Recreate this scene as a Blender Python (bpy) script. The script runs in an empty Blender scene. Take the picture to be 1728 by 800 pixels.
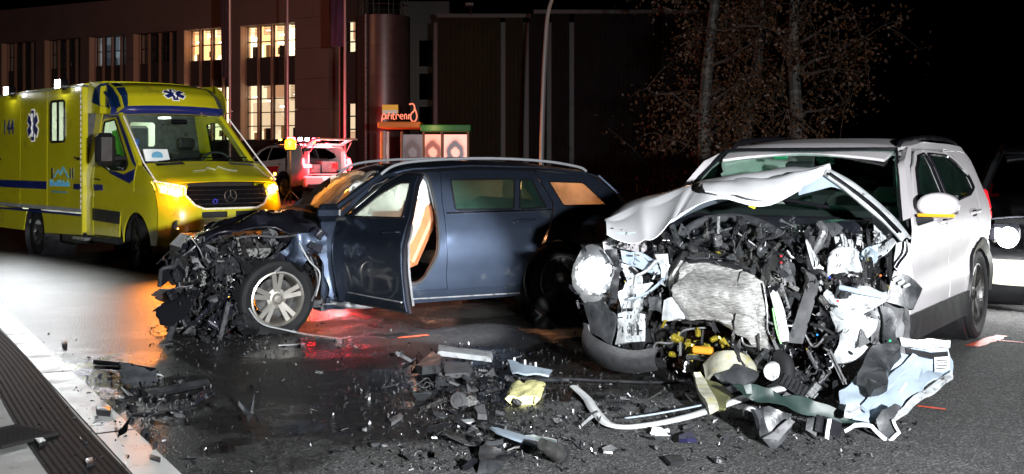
import bpy, bmesh, math, random
from mathutils import Vector, Matrix, noise, Euler
from mathutils.geometry import delaunay_2d_cdt
R=math.radians
sc=bpy.context.scene
col=sc.collection
# ---------------------------------------------------------------- camera, sky, sun, exposure
CAMZ=1.46; FP=1920.0
cd=bpy.data.cameras.new('camera'); cam=bpy.data.objects.new('camera',cd); col.objects.link(cam)
cam.location=(0,0,CAMZ); cam.rotation_euler=(R(90),0,0)
cd.lens=40; cd.sensor_width=36; cd.shift_y=-128/1728; cd.clip_end=600; cd.clip_start=.05
sc.camera=cam
w=bpy.data.worlds.new('World'); sc.world=w; w.use_nodes=True
nt=w.node_tree; bg=nt.nodes['Background']; sky=nt.nodes.new('ShaderNodeTexSky'); sky.sky_type='NISHITA'; sky.sun_disc=False
sky.sun_elevation=R(-4); sky.sun_rotation=R(200)
nt.links.new(sky.outputs[0],bg.inputs[0]); bg.inputs[1].default_value=.012
sc.view_settings.view_transform='Standard'; sc.view_settings.look='None'; sc.view_settings.exposure=0; sc.view_settings.gamma=1
sc.cycles.use_denoising=True; sc.cycles.max_bounces=7; sc.cycles.transparent_max_bounces=12
sc.cycles.caustics_reflective=False; sc.cycles.caustics_refractive=False; sc.cycles.sample_clamp_indirect=4; sc.cycles.sample_clamp_direct=60
def lamp(name,kind,loc,power,color,size=.05,target=None,cone=None,blend=.5,parent=None):
    l=bpy.data.lights.new(name,kind); l.energy=power; l.color=color
    if kind=='SUN': l.angle=size
    elif kind=='AREA': l.size=size
    else: l.shadow_soft_size=size
    o=bpy.data.objects.new(name,l); col.objects.link(o); o.location=loc
    if target is not None: o.rotation_euler=(Vector(target)-Vector(loc)).to_track_quat('-Z','Y').to_euler()
    if cone: l.spot_size=R(cone); l.spot_blend=blend
    if parent: o.parent=parent
    return o
# moonlight: almost nothing
lamp('moonlight','SUN',(0,0,30),.004,(.8,.9,1),R(.5),target=(3,8,0))
# assumed key light right of the camera, inferred from the shadows; no floodlight is built
lamp('assumed_key_light','SPOT',(1.95,-.9,1.72),10200,(.94,.97,1),.10,target=(.1,8,-1.6),cone=92,blend=.9)
# ---------------------------------------------------------------- helpers
def at(px,py,Y): return Vector(((px-864)/FP*Y, Y, CAMZ-(py-272)/FP*Y))
def gnd(px,py,z=0):
    Y=(CAMZ-z)*FP/(py-272); return Vector(((px-864)/FP*Y,Y,z))
def sstep(a,b,x):
    t=min(1,max(0,(x-a)/(b-a))); return t*t*(3-2*t)
def gz(x,y): return .34*sstep(20,34,y)
def lerp(a,b,t): return a+(b-a)*t
def V(*a): return Vector(a)
class MB:
    def __init__(s): s.v=[]; s.f=[]; s.m=[]; s.mi=0
    def add(s,vs,fs,M=None):
        b=len(s.v)
        s.v+= [tuple(M@Vector(p)) for p in vs] if M is not None else [tuple(p) for p in vs]
        s.f+=[tuple(i+b for i in f) for f in fs]; s.m+=[s.mi]*len(fs); return s
    def box(s,c,d,rot=(0,0,0),bev=0,M=None):
        x,y,z=d[0]/2,d[1]/2,d[2]/2
        m=Matrix.Translation(Vector(c))@Euler(rot).to_matrix().to_4x4()
        if M is not None: m=M@m
        if bev<=0:
            vs=[(i*x,j*y,k*z) for i in(-1,1) for j in(-1,1) for k in(-1,1)]
            fs=[(0,1,3,2),(4,6,7,5),(0,4,5,1),(2,3,7,6),(0,2,6,4),(1,5,7,3)]
            return s.add(vs,fs,m)
        b=min(bev,x*.9,y*.9,z*.9); vs=[]; idx={}
        for i in(-1,1):
            for j in(-1,1):
                for k in(-1,1):
                    for ax in range(3):
                        p=[i*(x-b),j*(y-b),k*(z-b)]; p[ax]=(i*x,j*y,k*z)[ax]; idx[(i,j,k,ax)]=len(vs); vs.append(p)
        fs=[]
        for ax in range(3):
            o=[a for a in range(3) if a!=ax]
            for sg in(-1,1):
                q=[]
                for a,bb in((-1,-1),(1,-1),(1,1),(-1,1)):
                    t=[0,0,0]; t[ax]=sg; t[o[0]]=a; t[o[1]]=bb; q.append(idx[(t[0],t[1],t[2],ax)])
                fs.append(tuple(q))
            for a in(-1,1):
                for bb in(-1,1):
                    t=[0,0,0]; t[o[0]]=a; t[o[1]]=bb; q=[]
                    t[ax]=-1; q.append(idx[(*t,o[0])]); q.append(idx[(*t,o[1])]); t[ax]=1; q.append(idx[(*t,o[1])]); q.append(idx[(*t,o[0])]); fs.append(tuple(q))
        for i in(-1,1):
            for j in(-1,1):
                for k in(-1,1): fs.append(tuple(idx[(i,j,k,a)] for a in range(3)))
        return s.add(vs,fs,m)
    def tube(s,pts,r,n=8,cap=True,flat=1):
        pts=[Vector(p) for p in pts]; N=len(pts); rr=r if hasattr(r,'__len__') else [r]*N
        up=None; rings=[]
        for i,p in enumerate(pts):
            d=(pts[min(i+1,N-1)]-pts[max(i-1,0)])
            d=d.normalized() if d.length>1e-9 else V(0,0,1)
            if up is None: up=d.orthogonal().normalized() if abs(d.z)>.95 else V(0,0,1).cross(d).cross(d).normalized()*-1
            up=(up-d*up.dot(d)); up=up.normalized() if up.length>1e-6 else d.orthogonal().normalized()
            sd=d.cross(up)
            rings.append([p+(sd*math.cos(6.28318*k/n)+up*math.sin(6.28318*k/n)*flat)*rr[i] for k in range(n)])
        vs=[q for g in rings for q in g]; fs=[]
        for i in range(N-1):
            for k in range(n): a=i*n+k; b=i*n+(k+1)%n; fs.append((a,b,b+n,a+n))
        if cap: fs.append(tuple(range(n))[::-1]); fs.append(tuple(range((N-1)*n,N*n)))
        return s.add(vs,fs)
    def cyl(s,p0,p1,r0,r1=None,n=12): return s.tube([p0,p1],[r0,r0 if r1 is None else r1],n)
    def lathe(s,prof,n=24,M=None,closed=False):
        # prof: (r, h) about local Y axis -> wheel style
        vs=[];fs=[];L=len(prof)
        for k in range(n):
            a=2*math.pi*k/n
            for r,h in prof: vs.append((r*math.cos(a),h,r*math.sin(a)))
        for k in range(n):
            k2=(k+1)%n
            for i in range(L-1 if not closed else L):
                j=(i+1)%L; fs.append((k*L+i,k*L+j,k2*L+j,k2*L+i))
        return s.add(vs,fs,M)
    def prism(s,poly,h0,h1,M=None):
        # poly in local xy extruded along z
        n=len(poly); vs=[(p[0],p[1],h0) for p in poly]+[(p[0],p[1],h1) for p in poly]
        fs=[tuple(range(n))[::-1],tuple(range(n,2*n))]+[(i,(i+1)%n,(i+1)%n+n,i+n) for i in range(n)]
        return s.add(vs,fs,M)
    def build(s,name,mat,parent=None,smooth=35,**k):
        me=bpy.data.meshes.new(name); me.from_pydata(s.v,[],s.f)
        ms=mat if isinstance(mat,(list,tuple)) else [mat]
        for m in ms: me.materials.append(m)
        if len(ms)>1: me.polygons.foreach_set('material_index',s.m)
        bm=bmesh.new(); bm.from_mesh(me); bmesh.ops.recalc_face_normals(bm,faces=bm.faces); bm.to_mesh(me); bm.free()
        if smooth:
            me.shade_smooth(); me.set_sharp_from_angle(angle=R(smooth))
        o=bpy.data.objects.new(name,me); col.objects.link(o)
        if parent: o.parent=parent
        tag(o,**k); return o
def tag(o,label=None,cat=None,group=None,kind=None):
    if label: o['label']=label
    if cat: o['category']=cat
    if group: o['group']=group
    if kind: o['kind']=kind
    return o
def thing(name,label,cat,loc=(0,0,0),rz=0,group=None):
    o=bpy.data.objects.new(name,None); col.objects.link(o); o.location=loc; o.rotation_euler=(0,0,rz); o.empty_display_size=.1
    return tag(o,label,cat,group)
def one(name,mb,mat,label=None,cat=None,group=None,kind=None,parent=None,smooth=35):
    return mb.build(name,mat,parent,smooth,label=label,cat=cat,group=group,kind=kind)
def dup(o,loc=None,rot=None,parent=None,name=None):
    c=o.copy(); col.objects.link(c); c.parent=parent
    if loc is not None: c.location=loc
    if rot is not None: c.rotation_euler=rot
    return c
def duptree(root,loc,rz,**k):
    c=root.copy(); col.objects.link(c); c.location=loc; c.rotation_euler=(0,0,rz); tag(c,**k)
    for ch in list(root.children):
        d=ch.copy(); col.objects.link(d); d.parent=c
        for g in list(ch.children): e=g.copy(); col.objects.link(e); e.parent=d
    return c
def inpoly(p,poly):
    x,y=p; c=False; n=len(poly)
    for i in range(n):
        x1,y1=poly[i]; x2,y2=poly[i-1]
        if (y1>y)!=(y2>y) and x<(x2-x1)*(y-y1)/(y2-y1)+x1: c=not c
    return c
def pdist(p,poly):
    b=9
    for i in range(len(poly)):
        a=Vector(poly[i-1]);c=Vector(poly[i]);d=c-a;L=d.length_squared
        t=max(0,min(1,(Vector(p)-a).dot(d)/L)) if L>0 else 0
        b=min(b,(a+d*t-Vector(p)).length)
    return b
def resamp(poly,step,closed=True):
    o=[];n=len(poly)
    for i in range(n if closed else n-1):
        a=Vector(poly[i][:2]);b=Vector(poly[(i+1)%n][:2]);k=max(1,int((b-a).length/step+.5))
        for j in range(k): o.append(tuple(a+(b-a)*j/k))
    return o
def rnd(poly,r,k=4):
    # round every corner of a polygon by radius r (limited)
    o=[];n=len(poly)
    for i in range(n):
        p=Vector(poly[i][:2]); a=Vector(poly[i-1][:2])-p; b=Vector(poly[(i+1)%n][:2])-p
        rr=min(r,a.length*.45,b.length*.45); A=p+a.normalized()*rr; B=p+b.normalized()*rr
        for j in range(k+1):
            t=j/k; o.append(tuple(A*(1-t)**2+p*2*t*(1-t)+B*t*t))
    return o
def arc(cx,cz,r,a0,a1,n=10): return [(cx+r*math.cos(R(a0+(a1-a0)*i/n)),cz+r*math.sin(R(a0+(a1-a0)*i/n))) for i in range(n+1)]
def sheet(outline,fn,step=.08,holes=(),thick=.012,mb=None,noff=None):
    """outline in 2-D, filled on a grid, mapped by fn(u,v) to 3-D, given thickness inwards"""
    loops=[resamp(outline,step)]+[resamp(h,step) for h in holes]
    pts=[];edges=[]
    for L in loops:
        b=len(pts); pts+=L; edges+=[(b+i,b+(i+1)%len(L)) for i in range(len(L))]
    us=[p[0] for p in loops[0]];vs=[p[1] for p in loops[0]]
    u=min(us)+step/2
    while u<max(us):
        v=min(vs)+step/2
        while v<max(vs):
            q=(u,v)
            if inpoly(q,loops[0]) and not any(inpoly(q,h) for h in loops[1:]) and min(pdist(q,L) for L in loops)>step*.45: pts.append(q)
            v+=step
        u+=step
    r=delaunay_2d_cdt([Vector(p) for p in pts],edges,[],0,1e-6)
    P=r[0]; F=[]
    for f in r[2]:
        c=((P[f[0]][0]+P[f[1]][0]+P[f[2]][0])/3,(P[f[0]][1]+P[f[1]][1]+P[f[2]][1])/3)
        if inpoly(c,loops[0]) and not any(inpoly(c,h) for h in loops[1:]): F.append(tuple(f))
    X=[Vector(fn(p[0],p[1])) for p in P]
    return solid(X,F,thick,mb)
def solid(X,F,thick,mb=None):
    mb=mb or MB()
    if not thick: return mb.add(X,F)
    N=[Vector((0,0,0)) for _ in X]; ec={}
    for f in F:
        n=(X[f[1]]-X[f[0]]).cross(X[f[2]]-X[f[0]])
        for i in f: N[i]+=n
        for i in range(len(f)):
            e=(f[i],f[(i+1)%len(f)]); k=(min(e),max(e)); ec.setdefault(k,[]).append(e)
    B=[X[i]-(N[i].normalized()*thick) for i in range(len(X))]
    n=len(X); G=list(F)+[tuple(i+n for i in f[::-1]) for f in F]
    for k,l in ec.items():
        if len(l)==1: a,b=l[0]; G.append((b,a,a+n,b+n))
    return mb.add(X+B,G)
def gridsheet(fn,nu,nv,thick=.01,mb=None):
    X=[Vector(fn(i/nu,j/nv)) for i in range(nu+1) for j in range(nv+1)]
    F=[(i*(nv+1)+j,(i+1)*(nv+1)+j,(i+1)*(nv+1)+j+1,i*(nv+1)+j+1) for i in range(nu) for j in range(nv)]
    return solid(X,F,thick,mb)
def plerp(pl,t):
    # point at parameter t (0..1) along polyline, by index
    n=len(pl)-1; k=min(n-1,int(t*n)); return Vector(pl[k]).lerp(Vector(pl[k+1]),t*n-k)
def smoothline(pts,k=6):
    P=[Vector(p) for p in pts]; o=[]
    for i in range(len(P)-1):
        a=P[max(i-1,0)];b=P[i];c=P[i+1];d=P[min(i+2,len(P)-1)]
        for j in range(k):
            t=j/k; o.append(.5*((2*b)+(c-a)*t+(2*a-5*b+4*c-d)*t*t+(3*b-3*c+d-a)*t**3))
    o.append(P[-1]); return o
# ---------------------------------------------------------------- materials
def mk(name,c,rough=.5,metal=0,var=0,vs=8,bump=0,bs=60,coat=0,rv=0,em=None,es=0,spec=.5,dirt=None,ds=3,dt=.55,sheen=0):
    m=bpy.data.materials.new(name); m.use_nodes=True; t=m.node_tree; b=t.nodes['Principled BSDF']; n=t.nodes; L=t.links.new
    b.inputs['Base Color'].default_value=(*c,1); b.inputs['Roughness'].default_value=rough; b.inputs['Metallic'].default_value=metal
    b.inputs['Specular IOR Level'].default_value=spec
    if coat: b.inputs['Coat Weight'].default_value=coat; b.inputs['Coat Roughness'].default_value=.06
    if em: b.inputs['Emission Color'].default_value=(*em,1); b.inputs['Emission Strength'].default_value=es
    tc=n.new('ShaderNodeTexCoord').outputs['Object']; cur=None
    if var or rv or dirt:
        a=n.new('ShaderNodeTexNoise'); a.inputs['Scale'].default_value=vs; a.inputs['Detail'].default_value=6; L(tc,a.inputs['Vector'])
        if var:
            r=n.new('ShaderNodeValToRGB'); r.color_ramp.elements[0].position=.3; r.color_ramp.elements[1].position=.72
            r.color_ramp.elements[0].color=(*[x*(1-var) for x in c],1); r.color_ramp.elements[1].color=(*[min(1,x*(1+var*.6)) for x in c],1)
            L(a.outputs[0],r.inputs[0]); cur=r.outputs[0]; L(cur,b.inputs['Base Color'])
        if rv:
            mr=n.new('ShaderNodeMapRange'); mr.inputs[1].default_value=.3; mr.inputs[2].default_value=.7; mr.inputs[3].default_value=max(.03,rough-rv); mr.inputs[4].default_value=rough+rv
            L(a.outputs[0],mr.inputs[0]); L(mr.outputs[0],b.inputs['Roughness'])
    if dirt:
        a=n.new('ShaderNodeTexNoise'); a.inputs['Scale'].default_value=ds; a.inputs['Detail'].default_value=9; a.inputs['Roughness'].default_value=.68; L(tc,a.inputs['Vector'])
        r=n.new('ShaderNodeValToRGB'); r.color_ramp.elements[0].position=dt; r.color_ramp.elements[1].position=dt+.12
        L(a.outputs[0],r.inputs[0]); mx=n.new('ShaderNodeMix'); mx.data_type='RGBA'; L(r.outputs[0],mx.inputs[0])
        if cur: L(cur,mx.inputs[6])
        else: mx.inputs[6].default_value=(*c,1)
        mx.inputs[7].default_value=(*dirt,1); L(mx.outputs[2],b.inputs['Base Color'])
    if bump:
        a=n.new('ShaderNodeTexNoise'); a.inputs['Scale'].default_value=bs; a.inputs['Detail'].default_value=4; L(tc,a.inputs['Vector'])
        bn=n.new('ShaderNodeBump'); bn.inputs['Strength'].default_value=bump; bn.inputs['Distance'].default_value=.01; L(a.outputs[0],bn.inputs['Height']); L(bn.outputs[0],b.inputs['Normal'])
    return m
def glassmat(name,tint=(.8,.85,.82),refl=.12,haze=0,hazecol=(.7,.8,.75),rough=.02,tl_=.5):
    m=bpy.data.materials.new(name); m.use_nodes=True; t=m.node_tree; n=t.nodes; L=t.links.new; n.remove(n['Principled BSDF'])
    tr=n.new('ShaderNodeBsdfTransparent'); tr.inputs[0].default_value=(*tint,1)
    gl=n.new('ShaderNodeBsdfGlossy'); gl.inputs['Roughness'].default_value=rough
    fr=n.new('ShaderNodeLayerWeight'); fr.inputs[0].default_value=.5; pw=n.new('ShaderNodeMath'); pw.operation='POWER'; L(fr.outputs['Facing'],pw.inputs[0]); pw.inputs[1].default_value=4; ad=n.new('ShaderNodeMath'); ad.operation='MULTIPLY_ADD'; ad.inputs[1].default_value=.6; ad.inputs[2].default_value=refl*.6; L(pw.outputs[0],ad.inputs[0])
    cur=tr.outputs[0]
    if haze:
        df=n.new('ShaderNodeBsdfDiffuse'); df.inputs[0].default_value=(*hazecol,1); tl=n.new('ShaderNodeBsdfTranslucent'); tl.inputs[0].default_value=(*hazecol,1)
        m0=n.new('ShaderNodeMixShader'); m0.inputs[0].default_value=tl_; L(df.outputs[0],m0.inputs[1]); L(tl.outputs[0],m0.inputs[2])
        a=n.new('ShaderNodeTexNoise'); a.inputs['Scale'].default_value=3.5; a.inputs['Detail'].default_value=8; tc=n.new('ShaderNodeTexCoord'); L(tc.outputs['Object'],a.inputs['Vector'])
        mr=n.new('ShaderNodeMapRange'); mr.inputs[1].default_value=.3; mr.inputs[2].default_value=.7; mr.inputs[3].default_value=haze*.5; mr.inputs[4].default_value=min(1,haze*1.4); L(a.outputs[0],mr.inputs[0])
        m1=n.new('ShaderNodeMixShader'); L(mr.outputs[0],m1.inputs[0]); L(cur,m1.inputs[1]); L(m0.outputs[0],m1.inputs[2]); cur=m1.outputs[0]
    m2=n.new('ShaderNodeMixShader'); L(ad.outputs[0],m2.inputs[0]); L(cur,m2.inputs[1]); L(gl.outputs[0],m2.inputs[2])
    L(m2.outputs[0],n['Material Output'].inputs[0]); return m
def emit(name,c,s): return mk(name,(.02,.02,.02),.4,em=c,es=s)
M={}
M['black_plastic']=mk('black_plastic',(.016,.016,.018),.42,var=.3,rv=.15,bump=.15,bs=120)
M['gloss_black']=mk('gloss_black',(.008,.008,.01),.14,rv=.06)
M['grey_plastic']=mk('grey_plastic',(.10,.10,.105),.5,var=.35,vs=14,dirt=(.02,.02,.02),ds=9,dt=.56)
M['dark_plastic']=mk('dark_plastic',(.035,.037,.04),.38,var=.5,vs=11,rv=.15,bump=.2,bs=40)
M['rubber']=mk('rubber',(.014,.014,.015),.7,var=.3,bump=.2,bs=90,spec=.2)
M['chrome']=mk('chrome',(.75,.75,.77),.16,1,rv=.08)
M['alloy']=mk('alloy',(.50,.47,.42),.36,.8,var=.15,dirt=(.25,.2,.13),ds=6,dt=.62)
M['bare_metal']=mk('bare_metal',(.42,.42,.43),.38,.8,var=.35,vs=12,dirt=(.06,.055,.05),ds=14,dt=.55)
M['dark_metal']=mk('dark_metal',(.09,.088,.085),.42,.7,var=.5,vs=16,rv=.15,bump=.3,bs=50)
M['white_paint']=mk('white_paint',(.56,.53,.54),.5,coat=.15,var=.08,vs=3,dirt=(.42,.39,.39),ds=2.5,dt=.6)
M['white_torn']=mk('white_torn',(.47,.49,.50),.45,var=.3,vs=14,dirt=(.05,.05,.05),ds=15,dt=.55,bump=.3,bs=40)
M['primer']=mk('primer',(.34,.41,.48),.42,var=.12,vs=5,dirt=(.2,.22,.24),ds=7,dt=.62)
M['navy']=mk('navy',(.036,.048,.074),.44,.85,coat=.6,dirt=(.10,.105,.11),ds=4,dt=.62,var=.1,bump=.04,bs=900)
M['interior']=mk('interior',(.022,.022,.024),.7,var=.3,bump=.2,bs=200)
M['leather']=mk('leather',(.05,.047,.045),.5,var=.2,bump=.2,bs=150)
M['airbag']=mk('airbag',(.52,.53,.50),.8,var=.1,bump=.3,bs=25)
M['glass']=glassmat('glass',(.78,.86,.83),.06)
M['glass_dark']=glassmat('glass_dark',(.22,.30,.27),.08)
M['glass_misted']=glassmat('glass_misted',(.30,.38,.35),.06,.09,(.16,.32,.25))
M['glass_foggy']=glassmat('glass_foggy',(.75,.78,.72),.05,.42,(.72,.78,.70))
M['rail_silver']=mk('rail_silver',(.34,.35,.37),.4,.4)
M['glass_dew']=glassmat('glass_dew',(.75,.72,.66),.04,.5,(.75,.68,.55),.05,.92)
M['lens_clear']=glassmat('lens_clear',(.95,.96,.97),.1)
M['brass']=mk('brass',(.50,.40,.05),.32,.7,var=.3,vs=20,dirt=(.10,.09,.03),ds=16,dt=.55)
M['tin']=mk('tin',(.52,.53,.50),.45,.65,var=.25,vs=10,dirt=(.10,.095,.085),ds=12,dt=.56,bump=.5,bs=34)
# ================================================================ SETTING
def ground_mat():
    m=bpy.data.materials.new('wet_asphalt'); m.use_nodes=True; t=m.node_tree; n=t.nodes; L=t.links.new; b=n['Principled BSDF']
    tc=n.new('ShaderNodeTexCoord').outputs['Object']
    def nz(s,d=5,r=.55,vec=None):
        a=n.new('ShaderNodeTexNoise'); a.inputs['Scale'].default_value=s; a.inputs['Detail'].default_value=d; a.inputs['Roughness'].default_value=r; L(vec or tc,a.inputs['Vector']); return a.outputs[0]
    def ramp(x,p0,p1,c0,c1):
        r=n.new('ShaderNodeValToRGB'); r.color_ramp.elements[0].position=p0; r.color_ramp.elements[1].position=p1; r.color_ramp.elements[0].color=c0; r.color_ramp.elements[1].color=c1; L(x,r.inputs[0]); return r.outputs[0]
    def mr(x,a,bb,c,d):
        r=n.new('ShaderNodeMapRange'); r.inputs[1].default_value=a; r.inputs[2].default_value=bb; r.inputs[3].default_value=c; r.inputs[4].default_value=d; L(x,r.inputs[0]); return r.outputs[0]
    def math_(op,x,y):
        r=n.new('ShaderNodeMath'); r.operation=op; r.use_clamp=True
        for i,q in enumerate((x,y)):
            if isinstance(q,(int,float)): r.inputs[i].default_value=q
            else: L(q,r.inputs[i])
        return r.outputs[0]
    # wetness: spilled water spreads from between the cars to the left; drier on the right and near the camera
    sep=n.new('ShaderNodeSeparateXYZ'); L(tc,sep.inputs[0])
    side=mr(sep.outputs[0],-1.2,1.6,1,0); near=mr(sep.outputs[1],5.2,6.8,0,1); far=mr(sep.outputs[1],9,14,0,1)
    right=math_('MULTIPLY',mr(sep.outputs[0],2.2,.9,0,1),mr(sep.outputs[1],6.4,7.2,0,1))
    wet=math_('MAXIMUM',math_('MAXIMUM',math_('MULTIPLY',side,mr(sep.outputs[1],4.6,6.3,.35,1)),right),math_('MULTIPLY',far,.8))
    patch=nz(.55,7,.6); wetm=math_('ADD',wet,mr(patch,.3,.7,-.55,.4))
    wetm=mr(wetm,.35,.62,0,1)
    pud=mr(nz(.9,6,.58),.44,.56,0,1); pud=math_('MULTIPLY',math_('MULTIPLY',pud,wetm),math_('MAXIMUM',mr(sep.outputs[0],-3.6,-1.5,.12,1),mr(sep.outputs[1],8.2,9.6,.9,.1)))
    chips=n.new('ShaderNodeTexVoronoi'); chips.inputs['Scale'].default_value=70; L(tc,chips.inputs['Vector'])
    cc=ramp(chips.outputs['Color'],.45,.95,(.022,.022,.023,1),(.25,.247,.243,1))
    grain=nz(190,3); g2=ramp(grain,.42,.66,(.02,.02,.021,1),(.12,.118,.115,1))
    mx=n.new('ShaderNodeMix'); mx.data_type='RGBA'; mx.inputs[0].default_value=.5; L(cc,mx.inputs[6]); L(g2,mx.inputs[7])
    big=ramp(nz(1.3,8,.65),.3,.75,(.55,.54,.52,1),(1.15,1.15,1.15,1))
    m2=n.new('ShaderNodeMix'); m2.data_type='RGBA'; m2.blend_type='MULTIPLY'; m2.inputs[0].default_value=1; L(mx.outputs[2],m2.inputs[6]); L(big,m2.inputs[7])
    dk=n.new('ShaderNodeMix'); dk.data_type='RGBA'; dk.blend_type='MULTIPLY'; L(wetm,dk.inputs[0]); L(m2.outputs[2],dk.inputs[6]); dk.inputs[7].default_value=(.24,.235,.22,1)
    moss=ramp(nz(2.2,9,.7),.6,.74,(0,0,0,1),(1,1,1,1)); ms=n.new('ShaderNodeMix'); ms.data_type='RGBA'; mf=n.new('ShaderNodeMath'); mf.operation='MULTIPLY'; mf.inputs[1].default_value=.45; L(moss,mf.inputs[0]); L(mf.outputs[0],ms.inputs[0]); L(dk.outputs[2],ms.inputs[6]); ms.inputs[7].default_value=(.018,.02,.006,1)
    L(ms.outputs[2],b.inputs['Base Color'])
    ro=mr(wetm,0,1,.85,.33); rp=n.new('ShaderNodeMix'); rp.data_type='FLOAT'; L(pud,rp.inputs[0]); L(ro,rp.inputs[2]); rp.inputs[3].default_value=.13
    ra=n.new('ShaderNodeMath'); ra.operation='ADD'; ra.use_clamp=True; L(rp.outputs[0],ra.inputs[0]); L(math_('MULTIPLY',mr(grain,.38,.68,0,.34),mr(pud,0,1,1,.15)),ra.inputs[1]); L(ra.outputs[0],b.inputs['Roughness'])
    bp=n.new('ShaderNodeBump'); bp.inputs['Distance'].default_value=.011; L(chips.outputs['Distance'],bp.inputs['Height'])
    L(math_('MINIMUM',mr(pud,0,1,.75,.04),mr(wetm,0,1,.8,.38)),bp.inputs['Strength'])
    bp2=n.new('ShaderNodeBump'); bp2.inputs['Distance'].default_value=.02; L(nz(7,4),bp2.inputs['Height']); bp2.inputs['Strength'].default_value=.12; L(bp.outputs[0],bp2.inputs['Normal'])
    L(bp2.outputs[0],b.inputs['Normal']); b.inputs['Specular IOR Level'].default_value=.5
    return m
def axis(a,b,fine,f0,f1,coarse):
    o=[];x=a
    while x<b: o.append(x); x+= fine if f0<=x<f1 else coarse
    o.append(b); return o
ys=axis(-20,300,2,14,40,20); xs=[-260,-120,-60,-30,-15,0,15,30,60,120,260]
g=MB(); g.add([(x,y,gz(x,y)) for y in ys for x in xs],[(j*len(xs)+i,j*len(xs)+i+1,(j+1)*len(xs)+i+1,(j+1)*len(xs)+i) for j in range(len(ys)-1) for i in range(len(xs)-1)])
one('road',g,ground_mat(),kind='structure')
# pale gutter line with joints, along the left edge of the lane
LA=V(-1.55,5.31,0); LD=V(-.503,.864,0); LN=V(-.864,-.503,0)   # LN: away from the lane, to the left
M['line']=mk('line',(.55,.55,.53),.4,var=.2,vs=5,dirt=(.12,.12,.115),ds=6,dt=.6,rv=.15,bump=.3,bs=90)
M['concrete_strip']=mk('concrete_strip',(.26,.26,.25),.62,var=.35,vs=3,rv=.15,bump=.35,bs=50,dirt=(.09,.09,.085),ds=3,dt=.58)
def strip(a0,a1,o0,o1,z,mb=None,n=40):
    mb=mb or MB()
    vs=[];fs=[]
    for i in range(n+1):
        p=LA+LD*lerp(a0,a1,i/n)
        for o in (o0,o1):
            q=p+LN*o; vs.append((q.x,q.y,z+gz(q.x,q.y)))
    fs=[(2*i,2*i+1,2*i+3,2*i+2) for i in range(n)]
    return mb.add(vs,fs)
one('verge_pavement',strip(-4,30,.20,6,.004),M['concrete_strip'],kind='structure')
k=0; a=-3.0
while a<26:
    one('edge_line',strip(a,a+1.97,.0,.195,.008,n=3),M['line'],kind='structure'); a+=2.0
# tread print: ribbed black tyre track across the pale pavement
def tread_mat():
    m=mk('tyre_print',(.01,.01,.01),.5); t=m.node_tree; n=t.nodes; L=t.links.new; b=n['Principled BSDF']
    tc=n.new('ShaderNodeUVMap').outputs[0]; sp=n.new('ShaderNodeSeparateXYZ'); L(tc,sp.inputs[0])
    w=n.new('ShaderNodeTexWave'); w.inputs['Scale'].default_value=1; w.bands_direction='X'; w.inputs['Distortion'].default_value=1.4; w.inputs['Detail'].default_value=4; w.inputs['Detail Scale'].default_value=3
    mp=n.new('ShaderNodeMapping'); mp.inputs['Scale'].default_value=(3.2,.02,1); L(tc,mp.inputs[0]); L(mp.outputs[0],w.inputs[0])
    nz=n.new('ShaderNodeTexNoise'); nz.inputs['Scale'].default_value=1; nz.inputs['Detail'].default_value=8; mp2=n.new('ShaderNodeMapping'); mp2.inputs['Scale'].default_value=(3,26,1); L(tc,mp2.inputs[0]); L(mp2.outputs[0],nz.inputs[0])
    ad=n.new('ShaderNodeMath'); ad.operation='MULTIPLY_ADD'; L(nz.outputs[0],ad.inputs[0]); ad.inputs[1].default_value=1.1; L(w.outputs[0],ad.inputs[2])
    r=n.new('ShaderNodeValToRGB'); r.color_ramp.elements[0].position=1.0; r.color_ramp.elements[1].position=1.35; r.color_ramp.elements[0].color=(.012,.012,.012,1); r.color_ramp.elements[1].color=(.20,.20,.195,1)
    L(ad.outputs[0],r.inputs[0]); L(r.outputs[0],b.inputs['Base Color'])
    rr=n.new('ShaderNodeMapRange'); rr.inputs[1].default_value=.7; rr.inputs[2].default_value=1; rr.inputs[3].default_value=.95; rr.inputs[4].default_value=.7; L(ad.outputs[0],rr.inputs[0]); L(rr.outputs[0],b.inputs['Roughness'])
    b.inputs['Specular IOR Level'].default_value=.05
    return m
N=80; vs=[];uv=[]
for i in range(N+1):
    a=lerp(-2,9.5,i/N); p=LA+LD*a
    for o in (.205,.40,.53):
        q=p+LN*(o+.012*math.sin(a*1.3)); vs.append((q.x,q.y,.008+gz(q.x,q.y))); uv.append((o/.325,a))
tb=MB(); tb.add(vs,[(3*i+j,3*i+j+1,3*i+4+j,3*i+3+j) for i in range(N) for j in range(2)])
tr=one('tyre_track',tb,tread_mat(),kind='structure')
ul=tr.data.uv_layers.new(name='UVMap')
for lp in tr.data.loops: ul.data[lp.index].uv=uv[lp.vertex_index]
# drain grate, bottom left corner
dg=thing('drain_grate','dark rubbish-filled drain grate in the pale pavement at the bottom left corner','drain',(-2.64,5.97,.010),R(60)); dg.scale=(.56,.62,.6)
b=MB(); b.box((0,.27,.012),(.62,.04,.03),bev=.004); b.box((0,-.27,.012),(.62,.04,.03),bev=.004); b.box((.29,0,.012),(.04,.5,.03),bev=.004); b.box((-.29,0,.012),(.04,.5,.03),bev=.004); M['grate']=mk('grate',(.012,.012,.012),.85,spec=.1)
b.build('frame',M['grate'],dg)
b=MB(); b.box((0,0,-.002),(.56,.52,.01)); b.build('pit',M['grate'],dg)
b=MB(); b.box((0,0,.012),(.022,.5,.026),bev=.003); s0=None
for i in range(11):
    x=-.25+i*.05
    if s0 is None: s0=b.build('bar',M['grate'],dg); s0.location=(x,0,0)
    else: dup(s0,(x,0,0),parent=dg)
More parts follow.
